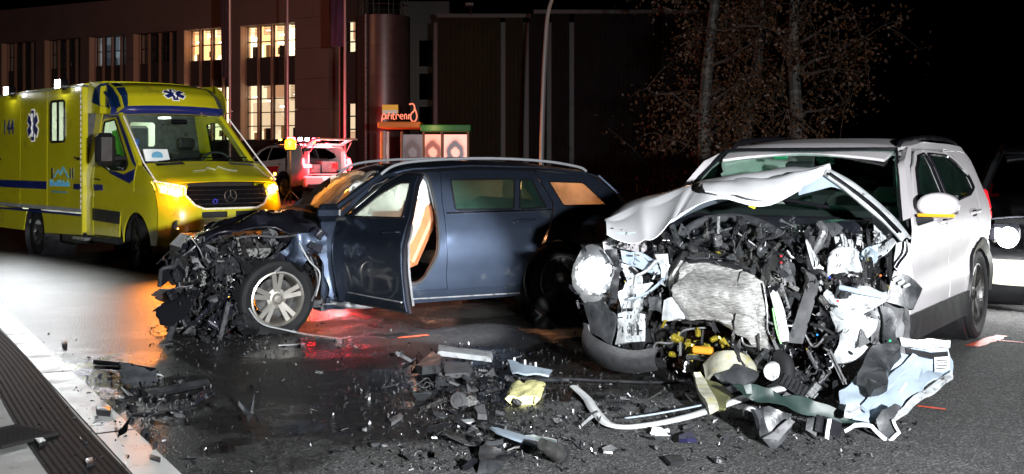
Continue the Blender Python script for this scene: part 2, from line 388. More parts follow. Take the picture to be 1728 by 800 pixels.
# sprayed police marks
M['spray']=mk('spray',(.85,.09,.03),.6,var=.3,vs=20,em=None)
for (pts,wd,lab) in (([(1640,585),(1692,567)],.06,'thick red spray mark on the asphalt beside the rear wheel of the white car'),
                 ([(1672,574),(1728,579)],.018,'thin red sprayed line running off to the right from the wheel mark'),
                 ([(1548,686),(1596,692)],.022,'short red spray dash on the asphalt behind the pale blue panel'),
                 ([(1000,606),(1040,611)],.03,'red spray dash on the wet road under the black bumper of the white car'),
                 ([(672,571),(722,566)],.03,'faint red spray dash on the road behind the torn front wheel')):
    A=gnd(*pts[0]);B=gnd(*pts[1]); d=(B-A).normalized(); nn=V(-d.y,d.x,0); q=[]
    rs=random.Random(int(pts[0][0])); K=9; L1=[];L2=[]
    for i in range(K):
        c=A.lerp(B,i/(K-1)); L1.append(c+nn*wd*rs.uniform(.7,1.1)); L2.append(c-nn*wd*rs.uniform(.7,1.1))
    vs=[(p.x,p.y,.005) for p in L1+L2]; mb=MB(); mb.add(vs,[(i,i+1,K+i+1,K+i) for i in range(K-1)]); one('spray_mark',mb,M['spray'],lab,'road marking')
# ---------------------------------------------------------------- office building
M['facade']=mk('facade',(.17,.105,.088),.75,var=.12,vs=1.2,bump=.1,bs=30)
M['facade_dark']=mk('facade_dark',(.04,.03,.028),.6)
M['lit_reveal']=mk('lit_reveal',(.62,.40,.26),.6)  # lighter than the facade: window light spilling on the jambs, put into the colour
M['fin']=mk('fin',(.36,.20,.13),.55)
M['frame_dark']=mk('frame_dark',(.03,.03,.03),.5)
def room_mat(name,c1,c2,s,scale=1.1):
    m=mk(name,(.02,.02,.02),.5); t=m.node_tree; n=t.nodes; L=t.links.new; b=n['Principled BSDF']
    tc=n.new('ShaderNodeTexCoord').outputs['Object']; v=n.new('ShaderNodeTexVoronoi'); v.distance='CHEBYCHEV'; v.inputs['Scale'].default_value=scale; L(tc,v.inputs['Vector'])
    r=n.new('ShaderNodeValToRGB'); e=r.color_ramp; e.elements[0].position=.2; e.elements[0].color=(*c2,1); e.elements[1].position=.75; e.elements[1].color=(*c1,1); L(v.outputs['Color'],r.inputs[0]); L(r.outputs[0],b.inputs['Emission Color']); b.inputs['Emission Strength'].default_value=s
    return m
M['lit_warm']=room_mat('lit_warm',(1,.80,.46),(.62,.30,.12),4.2)
M['lit_mid']=room_mat('lit_mid',(1,.80,.50),(.45,.22,.11),1.5,.9)
M['lit_cool']=room_mat('lit_cool',(.45,.55,.6),(.05,.06,.08),.5,1.5)
M['unlit']=mk('unlit',(.01,.009,.009),.15)
bo=thing('office_building','long two storey office building with lit recessed window bays behind the ambulance','building',(-8.6,45,0),math.atan2(.468,-.884))
# local: x along facade to the left, y outward?  (rotate: local x=(-.884,.468), local y=(-.468,-.884) = towards camera)
def wallbox(name,x0,x1,y0,y1,z0,z1,mat,par=bo,bev=0): 
    m=MB(); m.box(((x0+x1)/2,(y0+y1)/2,(z0+z1)/2),(abs(x1-x0),abs(y1-y0),z1-z0),bev=bev); return m.build(name,mat,par)
bays=[(0.0,2.79),(3.33,5.85),(6.25,8.76),(9.25,11.45),(12.0,14.3),(14.9,17.2),(17.8,20.0)]
state=[('lit_warm','lit_mid'),('lit_warm','lit_warm'),('unlit','unlit'),('lit_cool','unlit'),('unlit','unlit'),('unlit','unlit'),('unlit','unlit')]
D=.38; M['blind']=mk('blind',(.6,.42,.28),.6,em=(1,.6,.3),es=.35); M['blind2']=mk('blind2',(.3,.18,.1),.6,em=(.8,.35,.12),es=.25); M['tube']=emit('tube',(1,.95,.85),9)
wallbox('parapet',0,24,-3,0,6.96,8.5,M['facade'])
wallbox('wall',0,24,-12,-D-.35,0,8.3,M['facade_dark'])
for i,(a,b_) in enumerate(bays):
    e=bays[i+1][0] if i+1<len(bays) else 24
    # piers as stacked facing panels
    zz=[0,1.1,2.3,3.5,4.7,5.9,6.958]
    wallbox('lit_reveal',b_-.03,b_+.0,-D-.24,.0,.3,6.95,M['lit_reveal'])
    for j in range(6): wallbox('panel',b_+.003,e-.003,-D-.3,0-.002*(j%2),zz[j]+.006,zz[j+1]-.006,M['facade'])
    up,lo=state[i]
    wallbox('spandrel',a,b_,-D-.2,-D+.02,4.55,5.67,M['facade_dark'])
    if up!='unlit' or 1:
        wallbox('room_glow',a,b_,-D-.33,-D-.25,5.67,6.96,M[up]); wallbox('room_glow',a,b_,-D-.33,-D-.25,.6,4.55,M[lo])
    # each window: frame with panes
    nc=4; cw=(b_-a)/nc
    for (z0,z1,nr) in ((5.67,6.96,2),(2.33,4.55,4)):
        for c in range(nc):
            x0=a+c*cw; fr=MB()
            for zz_ in [z0+(z1-z0)*q/nr for q in range(nr+1)]: fr.box((x0+cw/2,-D-.06,zz_),(cw-.002,.06,.04))
            for xx in (x0+.02,x0+cw-.02): fr.box((xx,-D-.065,(z0+z1)/2),(.04,.07,z1-z0))
            w_=fr.build('window',M['frame_dark'],bo)
            for q in range(nr):
                h=(z1-z0)/nr; pm=MB(); pm.box((x0+cw/2,-D-.09,z0+h*(q+.5)),(cw-.1,.012,h-.055)); pm.build('pane',M['lens_clear'],w_)
            if (i,c,nr) in ((0,1,2),(0,3,2),(1,0,2),(0,0,4),(0,2,4)): # blinds / furniture silhouettes seen in the rooms
                k=MB(); k.box((x0+cw*.5,-D-.2,z0+.25),(cw*.5,.05,.45)); k.build('cabinet',M['facade_dark'],w_)
    if up=='lit_warm':
        rb=random.Random(i+4)
        for (z0,z1) in ((5.67,6.96),(2.33,4.55)):
            for c in range(nc):
                x0=a+c*cw; h=(z1-z0)*rb.choice((.08,.15,.3,.0,.22))
                if h: 
                    k=MB(); 
                    for q in range(max(2,int(h/.06))): k.box((x0+cw*.5,-D-.17,z1-.03-q*.06),(cw*.8,.02,.035))
                    k.build('blind',M['blind'],bo)
                k=MB(); k.box((x0+cw*rb.uniform(.3,.7),-D-.21,z0+rb.uniform(.1,.3)),(cw*rb.uniform(.2,.5),.05,rb.uniform(.2,.55))); k.build('cupboard',M['blind2'],bo)
                k=MB(); k.box((x0+cw*.5,-D-.22,z1-(z1-z0)*rb.uniform(.12,.45)),(cw*.5,.03,.04)); k.build('room_lamp',M['tube'],bo)
    for c in range(1,nc+1):
        x=a+c*cw; wallbox('fin',x-.035,x+.035,-D+.02,-D+.12,.3,6.95,M['fin'])
wallbox('base_wall',-3,24,-D-.22,-.02,0,2.30,M['facade_dark'])
# corner pier and recess, right of the first bay (local x negative)
zz=[0,1.1,2.3,3.5,4.7,5.9,7.1,8.5]
for j in range(7):
    wallbox('panel',-.86,-.006,-D-.3,-.004*(j%2),zz[j]+.006,zz[j+1]-.006,M['facade'])
    wallbox('panel',-1.68,-.868,-D-.3,-.004*((j+1)%2),zz[j]+.006,zz[j+1]-.006,M['facade'])
wallbox('spandrel',-2.9,-1.69,-1.2,-.9,3.75,5.75,M['facade_dark']); wallbox('spandrel',-2.9,-1.69,-1.2,-.9,7.0,8.5,M['facade_dark'])
wallbox('room_glow',-2.9,-1.69,-1.5,-1.4,.5,7.0,M['lit_mid'])
for z0,z1,nr in ((5.75,7.0,3),(2.2,3.75,3)):
    for c in range(2):
        cw=.6; x0=-2.9+c*cw; fr=MB()
        for zz_ in [z0+(z1-z0)*q/nr for q in range(nr+1)]: fr.box((x0+cw/2,-1.0,zz_),(cw-.002,.08,.05))
        for xx in (x0+.03,x0+cw-.03): fr.box((xx,-1.005,(z0+z1)/2),(.06,.09,z1-z0))
        w_=fr.build('window',M['frame_dark'],bo)
        for q in range(nr): h=(z1-z0)/nr; pm=MB(); pm.box((x0+cw/2,-1.03,z0+h*(q+.5)),(cw-.08,.012,h-.05)); pm.build('pane',M['lens_clear'],w_)
# round metal tower
M['tower']=mk('tower',(.13,.10,.095),.36,.6,var=.15,vs=3)
tw=thing('stair_tower','tall round dark metal stair tower at the corner of the lit building','tower',(-4.85,43,0))
for j in range(6):
    b=MB(); b.cyl((0,0,j*1.15+.006),(0,0,(j+1)*1.15-.006),1.0,n=48); b.build('cladding_ring',M['tower'],tw)
b=MB(); b.cyl((0,0,0),(0,0,6.88),.985,n=32); b.build('core',M['frame_dark'],tw)
b=MB()
for k in range(10): a=k/10*6.283; b.cyl((.9*math.cos(a),.9*math.sin(a),6.88),(.9*math.cos(a),.9*math.sin(a),7.75),.02,n=6)
for z in (7.3,7.74): b.tube([(.9*math.cos(k/24*6.2832),.9*math.sin(k/24*6.2832),z) for k in range(25)],.018,6)
b.build('railing',M['dark_metal'],tw)
b=MB(); b.cyl((-.55,-.98,0),(-.55,-.98,6.9),.05,n=10); b.build('downpipe',M['bare_metal'],tw)
# grey stair block behind the tower
M['grey_wall']=mk('grey_wall',(.05,.05,.055),.7,var=.12,vs=1)
gb=thing('grey_block','narrow grey concrete block with dark windows between the round tower and the corrugated hall','building',(-3.7,48,0))
b=MB(); b.box((0,2,4.1),(2.1,4,8.2)); b.build('wall',M['grey_wall'],gb)
for z in (3.2,4.6,6.0):
    b=MB(); b.box((.05,-.01,z),(.62,.06,1.2)); w_=b.build('window',M['frame_dark'],gb); b=MB(); b.box((.05,-.05,z),(.52,.02,1.1)); b.build('pane',M['glass_dark'],w_)
# corrugated hall
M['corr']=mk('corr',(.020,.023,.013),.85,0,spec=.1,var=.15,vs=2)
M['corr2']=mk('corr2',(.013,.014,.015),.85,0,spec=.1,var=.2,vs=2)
hl=thing('corrugated_hall','large windowless hall clad in corrugated sheet behind the dark estate car','building',(0,42,0))
def corr(x0,x1,y,z0,z1,pitch,mat,name):
    n=int((x1-x0)/pitch); vs=[]; fs=[]
    prof=[(0,0),(.35,0),(.5,.045),(.85,.045)]
    P=[]
    for i in range(n):
        for u,d in prof: P.append((x0+(i+u)*pitch,y-d))
    P.append((x0+n*pitch,y)); 
    for x,yy in P: vs+=[(x,yy,z0),(x,yy,z1)]
    fs=[(2*i,2*i+2,2*i+3,2*i+1) for i in range(len(P)-1)]
    b=MB(); b.add(vs,fs); return b.build(name,mat,hl,smooth=0)
x=-2.75
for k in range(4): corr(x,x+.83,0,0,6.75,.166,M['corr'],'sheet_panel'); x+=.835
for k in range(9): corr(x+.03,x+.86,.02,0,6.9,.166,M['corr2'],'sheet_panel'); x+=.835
b=MB(); b.box((2.4,6.1,3.3),(10.6,12,6.6)); b.build('wall',M['frame_dark'],hl)
b=MB(); b.box((-1.05,-.03,6.82),(3.45,.16,.14)); b.box((4.6,-.01,6.97),(7.6,.16,.14)); b.build('eaves_trim',M['frame_dark'],hl)
lamp('hall_glow_light','SPOT',(-1.5,40.2,6.9),14,(1,.55,.15),.1,target=(-1.3,42,5.3),cone=70,blend=1)  # added spot, stands in for a lamp's reflected glow on the sheeting
b=MB(); b.box((-1.5,-1.75,7.0),(.3,.3,.12),bev=.02); b.tube([(-1.5,-.1,6.85),(-1.5,-.9,7.12),(-1.5,-1.7,7.08)],.025,8); b.build('added_lamp_housing',M['dark_metal'],hl)  # made-up housing and arm for the added spot
# poles
M['pole']=mk('pole',(.45,.42,.42),.4,.4)
def pole(px,Y,h,label,flag=None,r=.055):
    p=at(px,272,Y); t=thing('flagpole',label,'flagpole',(p.x,Y,gz(p.x,Y)),0,'flagpoles before the office building')
    b=MB(); b.tube([(0,0,0),(0,0,h)],[r,r*.6],12); b.box((0,0,.05),(.3,.3,.1),bev=.02); b.build('pole',M['pole'],t)
    b=MB(); b.cyl((0,0,h),(0,0,h+.1),r*.9); b.build('finial',M['pole'],t)
    if flag:
        z0,z1,wd,c=flag
        b=gridsheet(lambda u,v:(wd*(.08+u)*(1 if wd else 1)-wd*.04, .05*math.sin(u*9+v*3), lerp(z0,z1,v)),10,16,.006); b.build('flag',c,t)
    return t
M['flag_dark']=mk('flag_dark',(.02,.016,.026),.8); M['flag_blue']=mk('flag_blue',(.03,.028,.07),.8,var=.6,vs=1.5)
pole(388,38,9,'flagpole with dark furled banner left of the two brightest window bays',(3.9,8.8,-.28,M['flag_dark']))
pole(485,37,9,'bare pale flagpole in front of the right brightly lit window bay')
pole(582,36,9,'flagpole with dark blue banner hanging beside it',(4.75,8.6,-.42,M['flag_blue']))
pole(573,39,9,'thin flagpole just left of and behind the pole with blue banner',None,.035)
# street lamp
p=at(912,272,30); sl=thing('street_lamp','slender curved street lamp post in front of the corrugated hall','street lamp',(p.x,30,gz(0,30)))
b=MB(); b.tube(smoothline([(0,0,0),(.06,0,2.5),(.13,0,4.2),(.25,0,5.3),(.7,0,6.1),(1.5,0,6.5)],6),[.07-.0012*i for i in range(31)],10); b.build('post',M['pole'],sl)
b=MB(); b.box((1.75,0,6.5),(.6,.22,.1),bev=.03); b.build('lamp_head',M['dark_metal'],sl)
b=MB(); b.box((1.78,0,6.44),(.45,.16,.03)); b.build('lens',emit('lens_warm',(1,.55,.25),12),sl)
lamp('assumed_street_lamp_light','POINT',(p.x+1.78,30,6.6),70,(1,.5,.24),.12)  # lamp head is out of view; assumed lit, for the trees and hall
lamp('assumed_facade_light','SPOT',(-13,33,7.5),420,(1,.48,.28),.3,target=(-11,47,3.5),cone=100,blend=.8)  # assumed warm light on the office facade; no lamp is built for it
# ---------------------------------------------------------------- kiosk / shelter with neon sign
kx=at(716,272,33); kz=gz(0,33)
ks=thing('kiosk','small illuminated kiosk with green and orange roof edge and round poster panels','kiosk',(kx.x,33,kz))
def K(px,py): q=at(px,py,33); return (q.x-kx.x,0,q.z-kz)
M['k_green']=mk('k_green',(.03,.22,.04),.5); M['k_orange']=mk('k_orange',(.62,.22,.03),.5); M['k_frame']=mk('k_frame',(.20,.10,.04),.5)
a=K(640,206);b2=K(711,216);c=K(795,220)
b=MB(); b.box(((a[0]+b2[0])/2,.6,(a[2]+b2[2])/2),(b2[0]-a[0],2.0,.17),bev=.02); b.build('roof_edge',M['k_orange'],ks)
b=MB(); b.box(((b2[0]+c[0])/2+.005,.6,(b2[2]+c[2])/2+.02),(c[0]-b2[0],2.1,.19),bev=.02); b.build('roof',M['k_green'],ks)
def poster_mat(name,bgc,ring,s):
    m=mk(name,(.3,.3,.3),.3); t=m.node_tree; n=t.nodes; L=t.links.new; b=n['Principled BSDF']
    tc=n.new('ShaderNodeTexCoord').outputs['Object']; 
    mp=n.new('ShaderNodeVectorMath'); mp.operation='LENGTH'; sc_=n.new('ShaderNodeVectorMath'); sc_.operation='MULTIPLY'; sc_.inputs[1].default_value=(1.0,0,.72); L(tc,sc_.inputs[0]); L(sc_.outputs[0],mp.inputs[0])
    r=n.new('ShaderNodeValToRGB'); e=r.color_ramp; e.elements[0].position=0; e.elements[0].color=(*[x*.9 for x in bgc],1); e.elements[1].position=.36; e.elements[1].color=(*bgc,1)
    for p_,cc in ((.09,bgc),(.14,ring),(.22,ring),(.28,[x*.8 for x in bgc])): q=e.elements.new(p_); q.color=(*cc,1)
    nz=n.new('ShaderNodeTexNoise'); nz.inputs['Scale'].default_value=4; L(tc,nz.inputs['Vector']); ad=n.new('ShaderNodeMath'); ad.operation='MULTIPLY_ADD'; L(nz.outputs[0],ad.inputs[0]); ad.inputs[1].default_value=.16; L(mp.outputs['Value'],ad.inputs[2]); 
    ad2=n.new('ShaderNodeMath'); ad2.operation='SUBTRACT'; L(ad.outputs[0],ad2.inputs[0]); ad2.inputs[1].default_value=.08; L(ad2.outputs[0],r.inputs[0])
    L(r.outputs[0],b.inputs['Base Color']); L(r.outputs[0],b.inputs['Emission Color']); b.inputs['Emission Strength'].default_value=s; return m
pm=[(680,713,poster_mat('poster_grey',(.22,.22,.26),(.12,.10,.11),.35)),(717,744,poster_mat('poster_pink',(1,.36,.26),(.22,.06,.04),1.25)),(749,788,poster_mat('poster_rose',(1,.42,.34),(.10,.08,.09),1.3))]
for x0,x1,m_ in pm:
    a=K(x0,227); b_=K(x1,290); cx=(a[0]+b_[0])/2; cz=(a[2]+b_[2])/2
    mb=MB(); mb.box((0,0,0),(b_[0]-a[0],.04,a[2]-b_[2])); o=mb.build('poster',m_,ks); o.location=(cx,.02,cz)
    # printed line under the ring
    mb=MB(); mb.box((0,-.024,-.12),((b_[0]-a[0])*.8,.004,.02)); o2=mb.build('print_line',M['k_frame'],ks); o2.location=(cx,.02,cz)
for px,m_ in ((644,'k_orange'),(655,'pole'),(678,'k_frame'),(715,'k_frame'),(746,'k_frame'),(790,'k_frame')):
    a=K(px,222); mb=MB(); mb.box((a[0],.0,a[2]/2),(.07,.09,a[2]),bev=.008); mb.build('post',M[m_],ks)
a=K(643,176); b_=K(670,190); mb=MB(); mb.box(((a[0]+b_[0])/2,.3,(a[2]+b_[2])/2),(b_[0]-a[0],.06,a[2]-b_[2])); sg=mb.build('sign_board',emit('board_yellow',(1,.42,.03),.55),ks)
mb=MB(); mb.box(((a[0]+b_[0])/2,.262,(a[2]+b_[2])/2-.09),(b_[0]-a[0]-.02,.01,.1)); mb.build('white_band',emit('board_white',(.8,.6,.5),.5),sg)
NE=emit('neon',(1,.23,.13),1.5)
# neon script letters (bent tubes), reading as in the photograph, with the tall flame-like end letter
def neon(pts,r=.016): 
    mb=MB(); q=[K(x,y) for x,y in pts]; mb.tube(smoothline([(a,.1,c) for a,b__,c in q],5),r,6); mb.build('neon_letter',NE,ks)
neon([(643,208),(645,194),(648,192),(650,197),(647,201),(645,199)])
neon([(651,193),(651,201)]); neon([(654,201),(655,192),(657,190)]);neon([(653,195),(658,194)])
neon([(660,201),(660,193)]);neon([(663,190),(663,200),(666,201)]);neon([(661,194),(666,193)])
neon([(668,201),(668,194),(671,193),(673,196)]);neon([(675,197),(679,196),(678,193),(675,194),(675,199),(679,201)])
neon([(682,201),(682,194),(685,193),(686,201)]);neon([(689,201),(689,194),(692,194),(693,201)])
neon([(690,176),(696,175),(699,180),(698,187),(694,191),(692,198),(696,205),(701,203),(703,196),(701,187),(699,182)],.022)
lamp('kiosk_light','POINT',(kx.x+.3,32.2,kz+2.1),9,(1,.45,.25),.1)
# ---------------------------------------------------------------- birches
def bark_mat():
    m=mk('birch_bark',(.5,.46,.42),.7); t=m.node_tree; n=t.nodes; L=t.links.new; b=n['Principled BSDF']
    tc=n.new('ShaderNodeTexCoord').outputs['Object']; mp=n.new('ShaderNodeMapping'); mp.inputs['Scale'].default_value=(3,3,9); L(tc,mp.inputs[0]); a=n.new('ShaderNodeTexNoise'); a.inputs['Scale'].default_value=1.3; a.inputs['Detail'].default_value=5; L(mp.outputs[0],a.inputs[0])
    r=n.new('ShaderNodeValToRGB'); r.color_ramp.elements[0].position=.47; r.color_ramp.elements[0].color=(.035,.03,.027,1); r.color_ramp.elements[1].position=.56; r.color_ramp.elements[1].color=(.085,.07,.06,1); L(a.outputs[0],r.inputs[0]); L(r.outputs[0],b.inputs['Base Color']); return m
M['bark']=bark_mat(); M['twig']=mk('twig',(.045,.03,.022),.8)
M['leaf_rust']=mk('leaf_rust',(.085,.036,.013),.6,var=.7,vs=3)
M['leaf_green']=mk('leaf_green',(.08,.06,.022),.6,var=.7,vs=3)
def birch(px,Y,lean,h,cr,cx,label,seed,lm='leaf_rust',nb=26,leaves=9000):
    rs=random.Random(seed); p=at(px,272,Y); t=thing('birch_tree',label,'tree',(p.x,Y,gz(p.x,Y)),0,'autumn birches behind the white car')
    tr=[Vector((lean*z/h*1.0+.12*math.sin(z*.8+seed),.1*math.sin(z*.6),z)) for z in [h*i/12 for i in range(13)]]
    b=MB(); b.tube(tr,[.15-.009*i for i in range(13)],10); b.build('trunk',M['bark'],t)
    L=MB(); tips=[]
    for k in range(nb):
        z=rs.uniform(.8,h*.97); base=plerp(tr,z/h); a=rs.uniform(0,6.283); ln=cr*rs.uniform(.5,1)*(1.15-.5*abs(z/h-.45)*2)
        d=V(math.cos(a),math.sin(a),rs.uniform(.15,.75)).normalized(); pts=[base]
        for q in range(1,6): pts.append(base+d*ln*q/5+V(0,0,-.12*(q/5)**2*ln)+V(rs.uniform(-.07,.07),rs.uniform(-.07,.07),rs.uniform(-.07,.07)))
        L.tube(pts,[.035,.028,.02,.014,.009,.005],5)
        for q in range(2,6):
            for s in range(3):
                e=pts[q]+V(rs.gauss(0,.35),rs.gauss(0,.35),rs.gauss(-.15,.35)); L.tube([pts[q],pts[q].lerp(e,.5)+V(0,0,.05),e],[.009,.006,.003],4); tips.append((pts[q],e))
    L.build('branch',M['twig'],t,smooth=0)
    vs=[];fs=[];n=0
    while n<leaves:
        a,e=rs.choice(tips); c=a.lerp(e,rs.uniform(.1,1.3))+V(rs.gauss(0,.10),rs.gauss(0,.10),rs.gauss(-.05,.12))
        u=Vector((rs.gauss(0,1),rs.gauss(0,1),rs.gauss(0,1))).normalized(); v=u.orthogonal().normalized(); v.rotate(Matrix.Rotation(rs.uniform(0,6),3,u)); s=rs.uniform(.022,.045)
        k=len(vs); vs+=[c-u*s,c+v*s*.6,c+u*s*1.1,c-v*s*.6]; fs.append((k,k+1,k+2,k+3)); n+=1
    b=MB(); b.add(vs,fs); me=b; o=me.build('crown',M[lm],t,smooth=0); o['kind']='stuff'; return t
birch(1197,21,.15,7.5,1.9,0,'birch with pale trunk and rusty leaves, nearest the dark estate car',3)
birch(1240,22.5,.75,7.2,1.7,0,'leaning birch with rusty leaves just right of the straight one',5)
birch(1350,20,.05,7.0,1.9,0,'birch with the brightest white trunk patch above the white car roof',8,'leaf_rust',22,6000)
# low fence rail between the cars
M['post_dark']=mk('post_dark',(.10,.09,.085),.7)
fn=thing('rail_fence','low dark post and rail fence in the gap between the two crashed cars','fence',(3.6,26,gz(0,26)))
for i in range(9):
    b=MB(); b.box((-2.4+i*.85,0,.5),(.09,.09,1.0),bev=.01); b.build('post',M['post_dark'],fn)
for z in (.55,.85):
    b=MB(); b.box((1.0,-.06,z),(7.4,.03,.09),bev=.005); b.build('rail',M['post_dark'],fn)
# ================================================================ VEHICLE TOOLS
class Frame:
    def __init__(s,ox,oy,deg):
        a=R(deg); s.o=V(ox,oy,0); s.d=V(math.cos(a),math.sin(a),0); s.n=V(-s.d.y,s.d.x,0); s.deg=deg; s.a=a
    def loc(s,p): q=Vector(p)-s.o; return V(q.dot(s.d),q.dot(s.n),p[2])
    def fx(s,px,py,x):      # the point of local plane x=const seen at a place of the photograph
        r=V((px-864)/FP,1,-(py-272)/FP); c=V(0,0,CAMZ); t=(x-(c-s.o).dot(s.d))/r.dot(s.d); return s.loc(c+r*t)
    def fy(s,px,py,y):
        r=V((px-864)/FP,1,-(py-272)/FP); c=V(0,0,CAMZ); t=(y-(c-s.o).dot(s.n))/r.dot(s.n); return s.loc(c+r*t)
def sidepanel(name,outline,W,mat,par,side=1,holes=(),thick=.014,step=.07,off=0,disp=None,**k):
    def fn(u,v):
        p=V(u,side*(W(u,v)+off),v)
        return p+disp(p) if disp else p
    mb=sheet(outline,fn,step,holes,-thick if side>0 else thick)
    return mb.build(name,mat,par,40,**k)
def wheel(par,x,y,z,Rt,wd,Rr,side,mat_rim,style='twin',n=5,steer=0,tilt=0,flat=0):
    t=MB(); h=wd/2; s=side
    g=.008
    prof=[(Rr-.005,-h*.8),(Rr+.01,-h*.92),(Rt*.86,-h*1.02),(Rt*.955,-h*.93),(Rt*.99,-h*.78)]
    for k in range(5):
        c=lerp(-h*.6,h*.6,k/4); prof+=[(Rt,c-h*.14),(Rt,c-h*.05),(Rt-g,c-h*.04),(Rt-g,c+h*.02),(Rt,c+h*.03),(Rt,c+h*.12)]
    prof+=[(Rt*.99,h*.78),(Rt*.955,h*.93),(Rt*.86,h*1.02),(Rr+.01,h*.92),(Rr-.005,h*.8)]
    t.lathe(prof,64)
    if flat: t.v=[(a,b+(.02*s if c<-Rt*.8 else 0),max(c,-Rt+flat)) for a,b,c in t.v]
    ty=t.build('wheel',M['rubber'],par,30); ty.location=(x,y,z); ty.rotation_euler=(tilt,0,steer)
    r=MB(); o=s*h*.72
    r.lathe([(Rr,s*h*.86),(Rr-.014,s*h*.9),(Rr-.022,s*h*.8),(Rr-.03,s*h*.5),(Rr-.04,-s*h*.8),(Rr,-s*h*.85)],64)
    r.lathe([(.0,o+s*.0),(.03,o+s*.004),(.045,o-s*.012),(.085,o-s*.02),(.085,o-s*.05)],32)
    def spoke(a,w0,w1,r0,r1,dep=.03):
        M_=Matrix.Rotation(-a,4,'Y'); 
        vs=[(r0,o-s*.01,-w0),(r0,o-s*.01,w0),(r1,o+s*.006,w1),(r1,o+s*.006,-w1),(r0,o-s*(.01+dep),-w0),(r0,o-s*(.01+dep),w0),(r1,o-s*dep,w1),(r1,o-s*dep,-w1)]
        r.add(vs,[(0,1,2,3),(4,7,6,5),(0,4,5,1),(1,5,6,2),(2,6,7,3),(3,7,4,0)],M_)
    for k in range(n):
        a=2*math.pi*k/n+.3
        if style=='twin':
            for q in(-1,1):
                b0=a+q*.23; 
                M_=0; spoke(a+q*.16,.018,.02,.06,Rr-.02)
        elif style=='multi':
            for q in (-.5,.5): spoke(a+q*.2,.014,.018,.06,Rr-.02)
        else: spoke(a,.05,.035,.05,Rr-.02,.05)
    rim=r.build('rim',mat_rim,ty,30)
    b=MB(); b.lathe([(.02,o-s*.06),(Rr*.72,o-s*.06),(Rr*.72,o-s*.075),(.02,o-s*.075)],32); b.build('brake_disc',M['dark_metal'],ty)
    b=MB(); b.lathe([(0,o+s*.008),(.028,o+s*.006),(.032,o)],20); b.build('hub_cap',M['gloss_black'] if style!='twin' else M['alloy'],ty)
    return ty
def tubeobj(name,pts,r,mat,par,n=8,k=5,flat=1,**kw):
    b=MB(); P=smoothline(pts,k) if k else pts; b.tube(P,r if not hasattr(r,'__len__') else [lerp(r[0],r[1],i/(len(P)-1)) for i in range(len(P))],n,True,flat); return b.build(name,mat,par,**kw)
def strap(name,A,B,mat,par,n=12,thick=.01,bul=0,nz=0,seed=0,rows=4,**k):
    """sheet between two polylines"""
    A=smoothline(A,4);B=smoothline(B,4)
    def fn(u,v):
        p=plerp(A,u).lerp(plerp(B,u),v)
        if nz: q=p*7+V(seed,0,0); p=p+Vector((noise.noise(q),noise.noise(q+V(9,0,0)),noise.noise(q+V(0,9,0))))*nz
        return p+V(0,0,bul*4*v*(1-v))
    b=gridsheet(fn,n,rows,thick); return b.build(name,mat,par,28,**k)
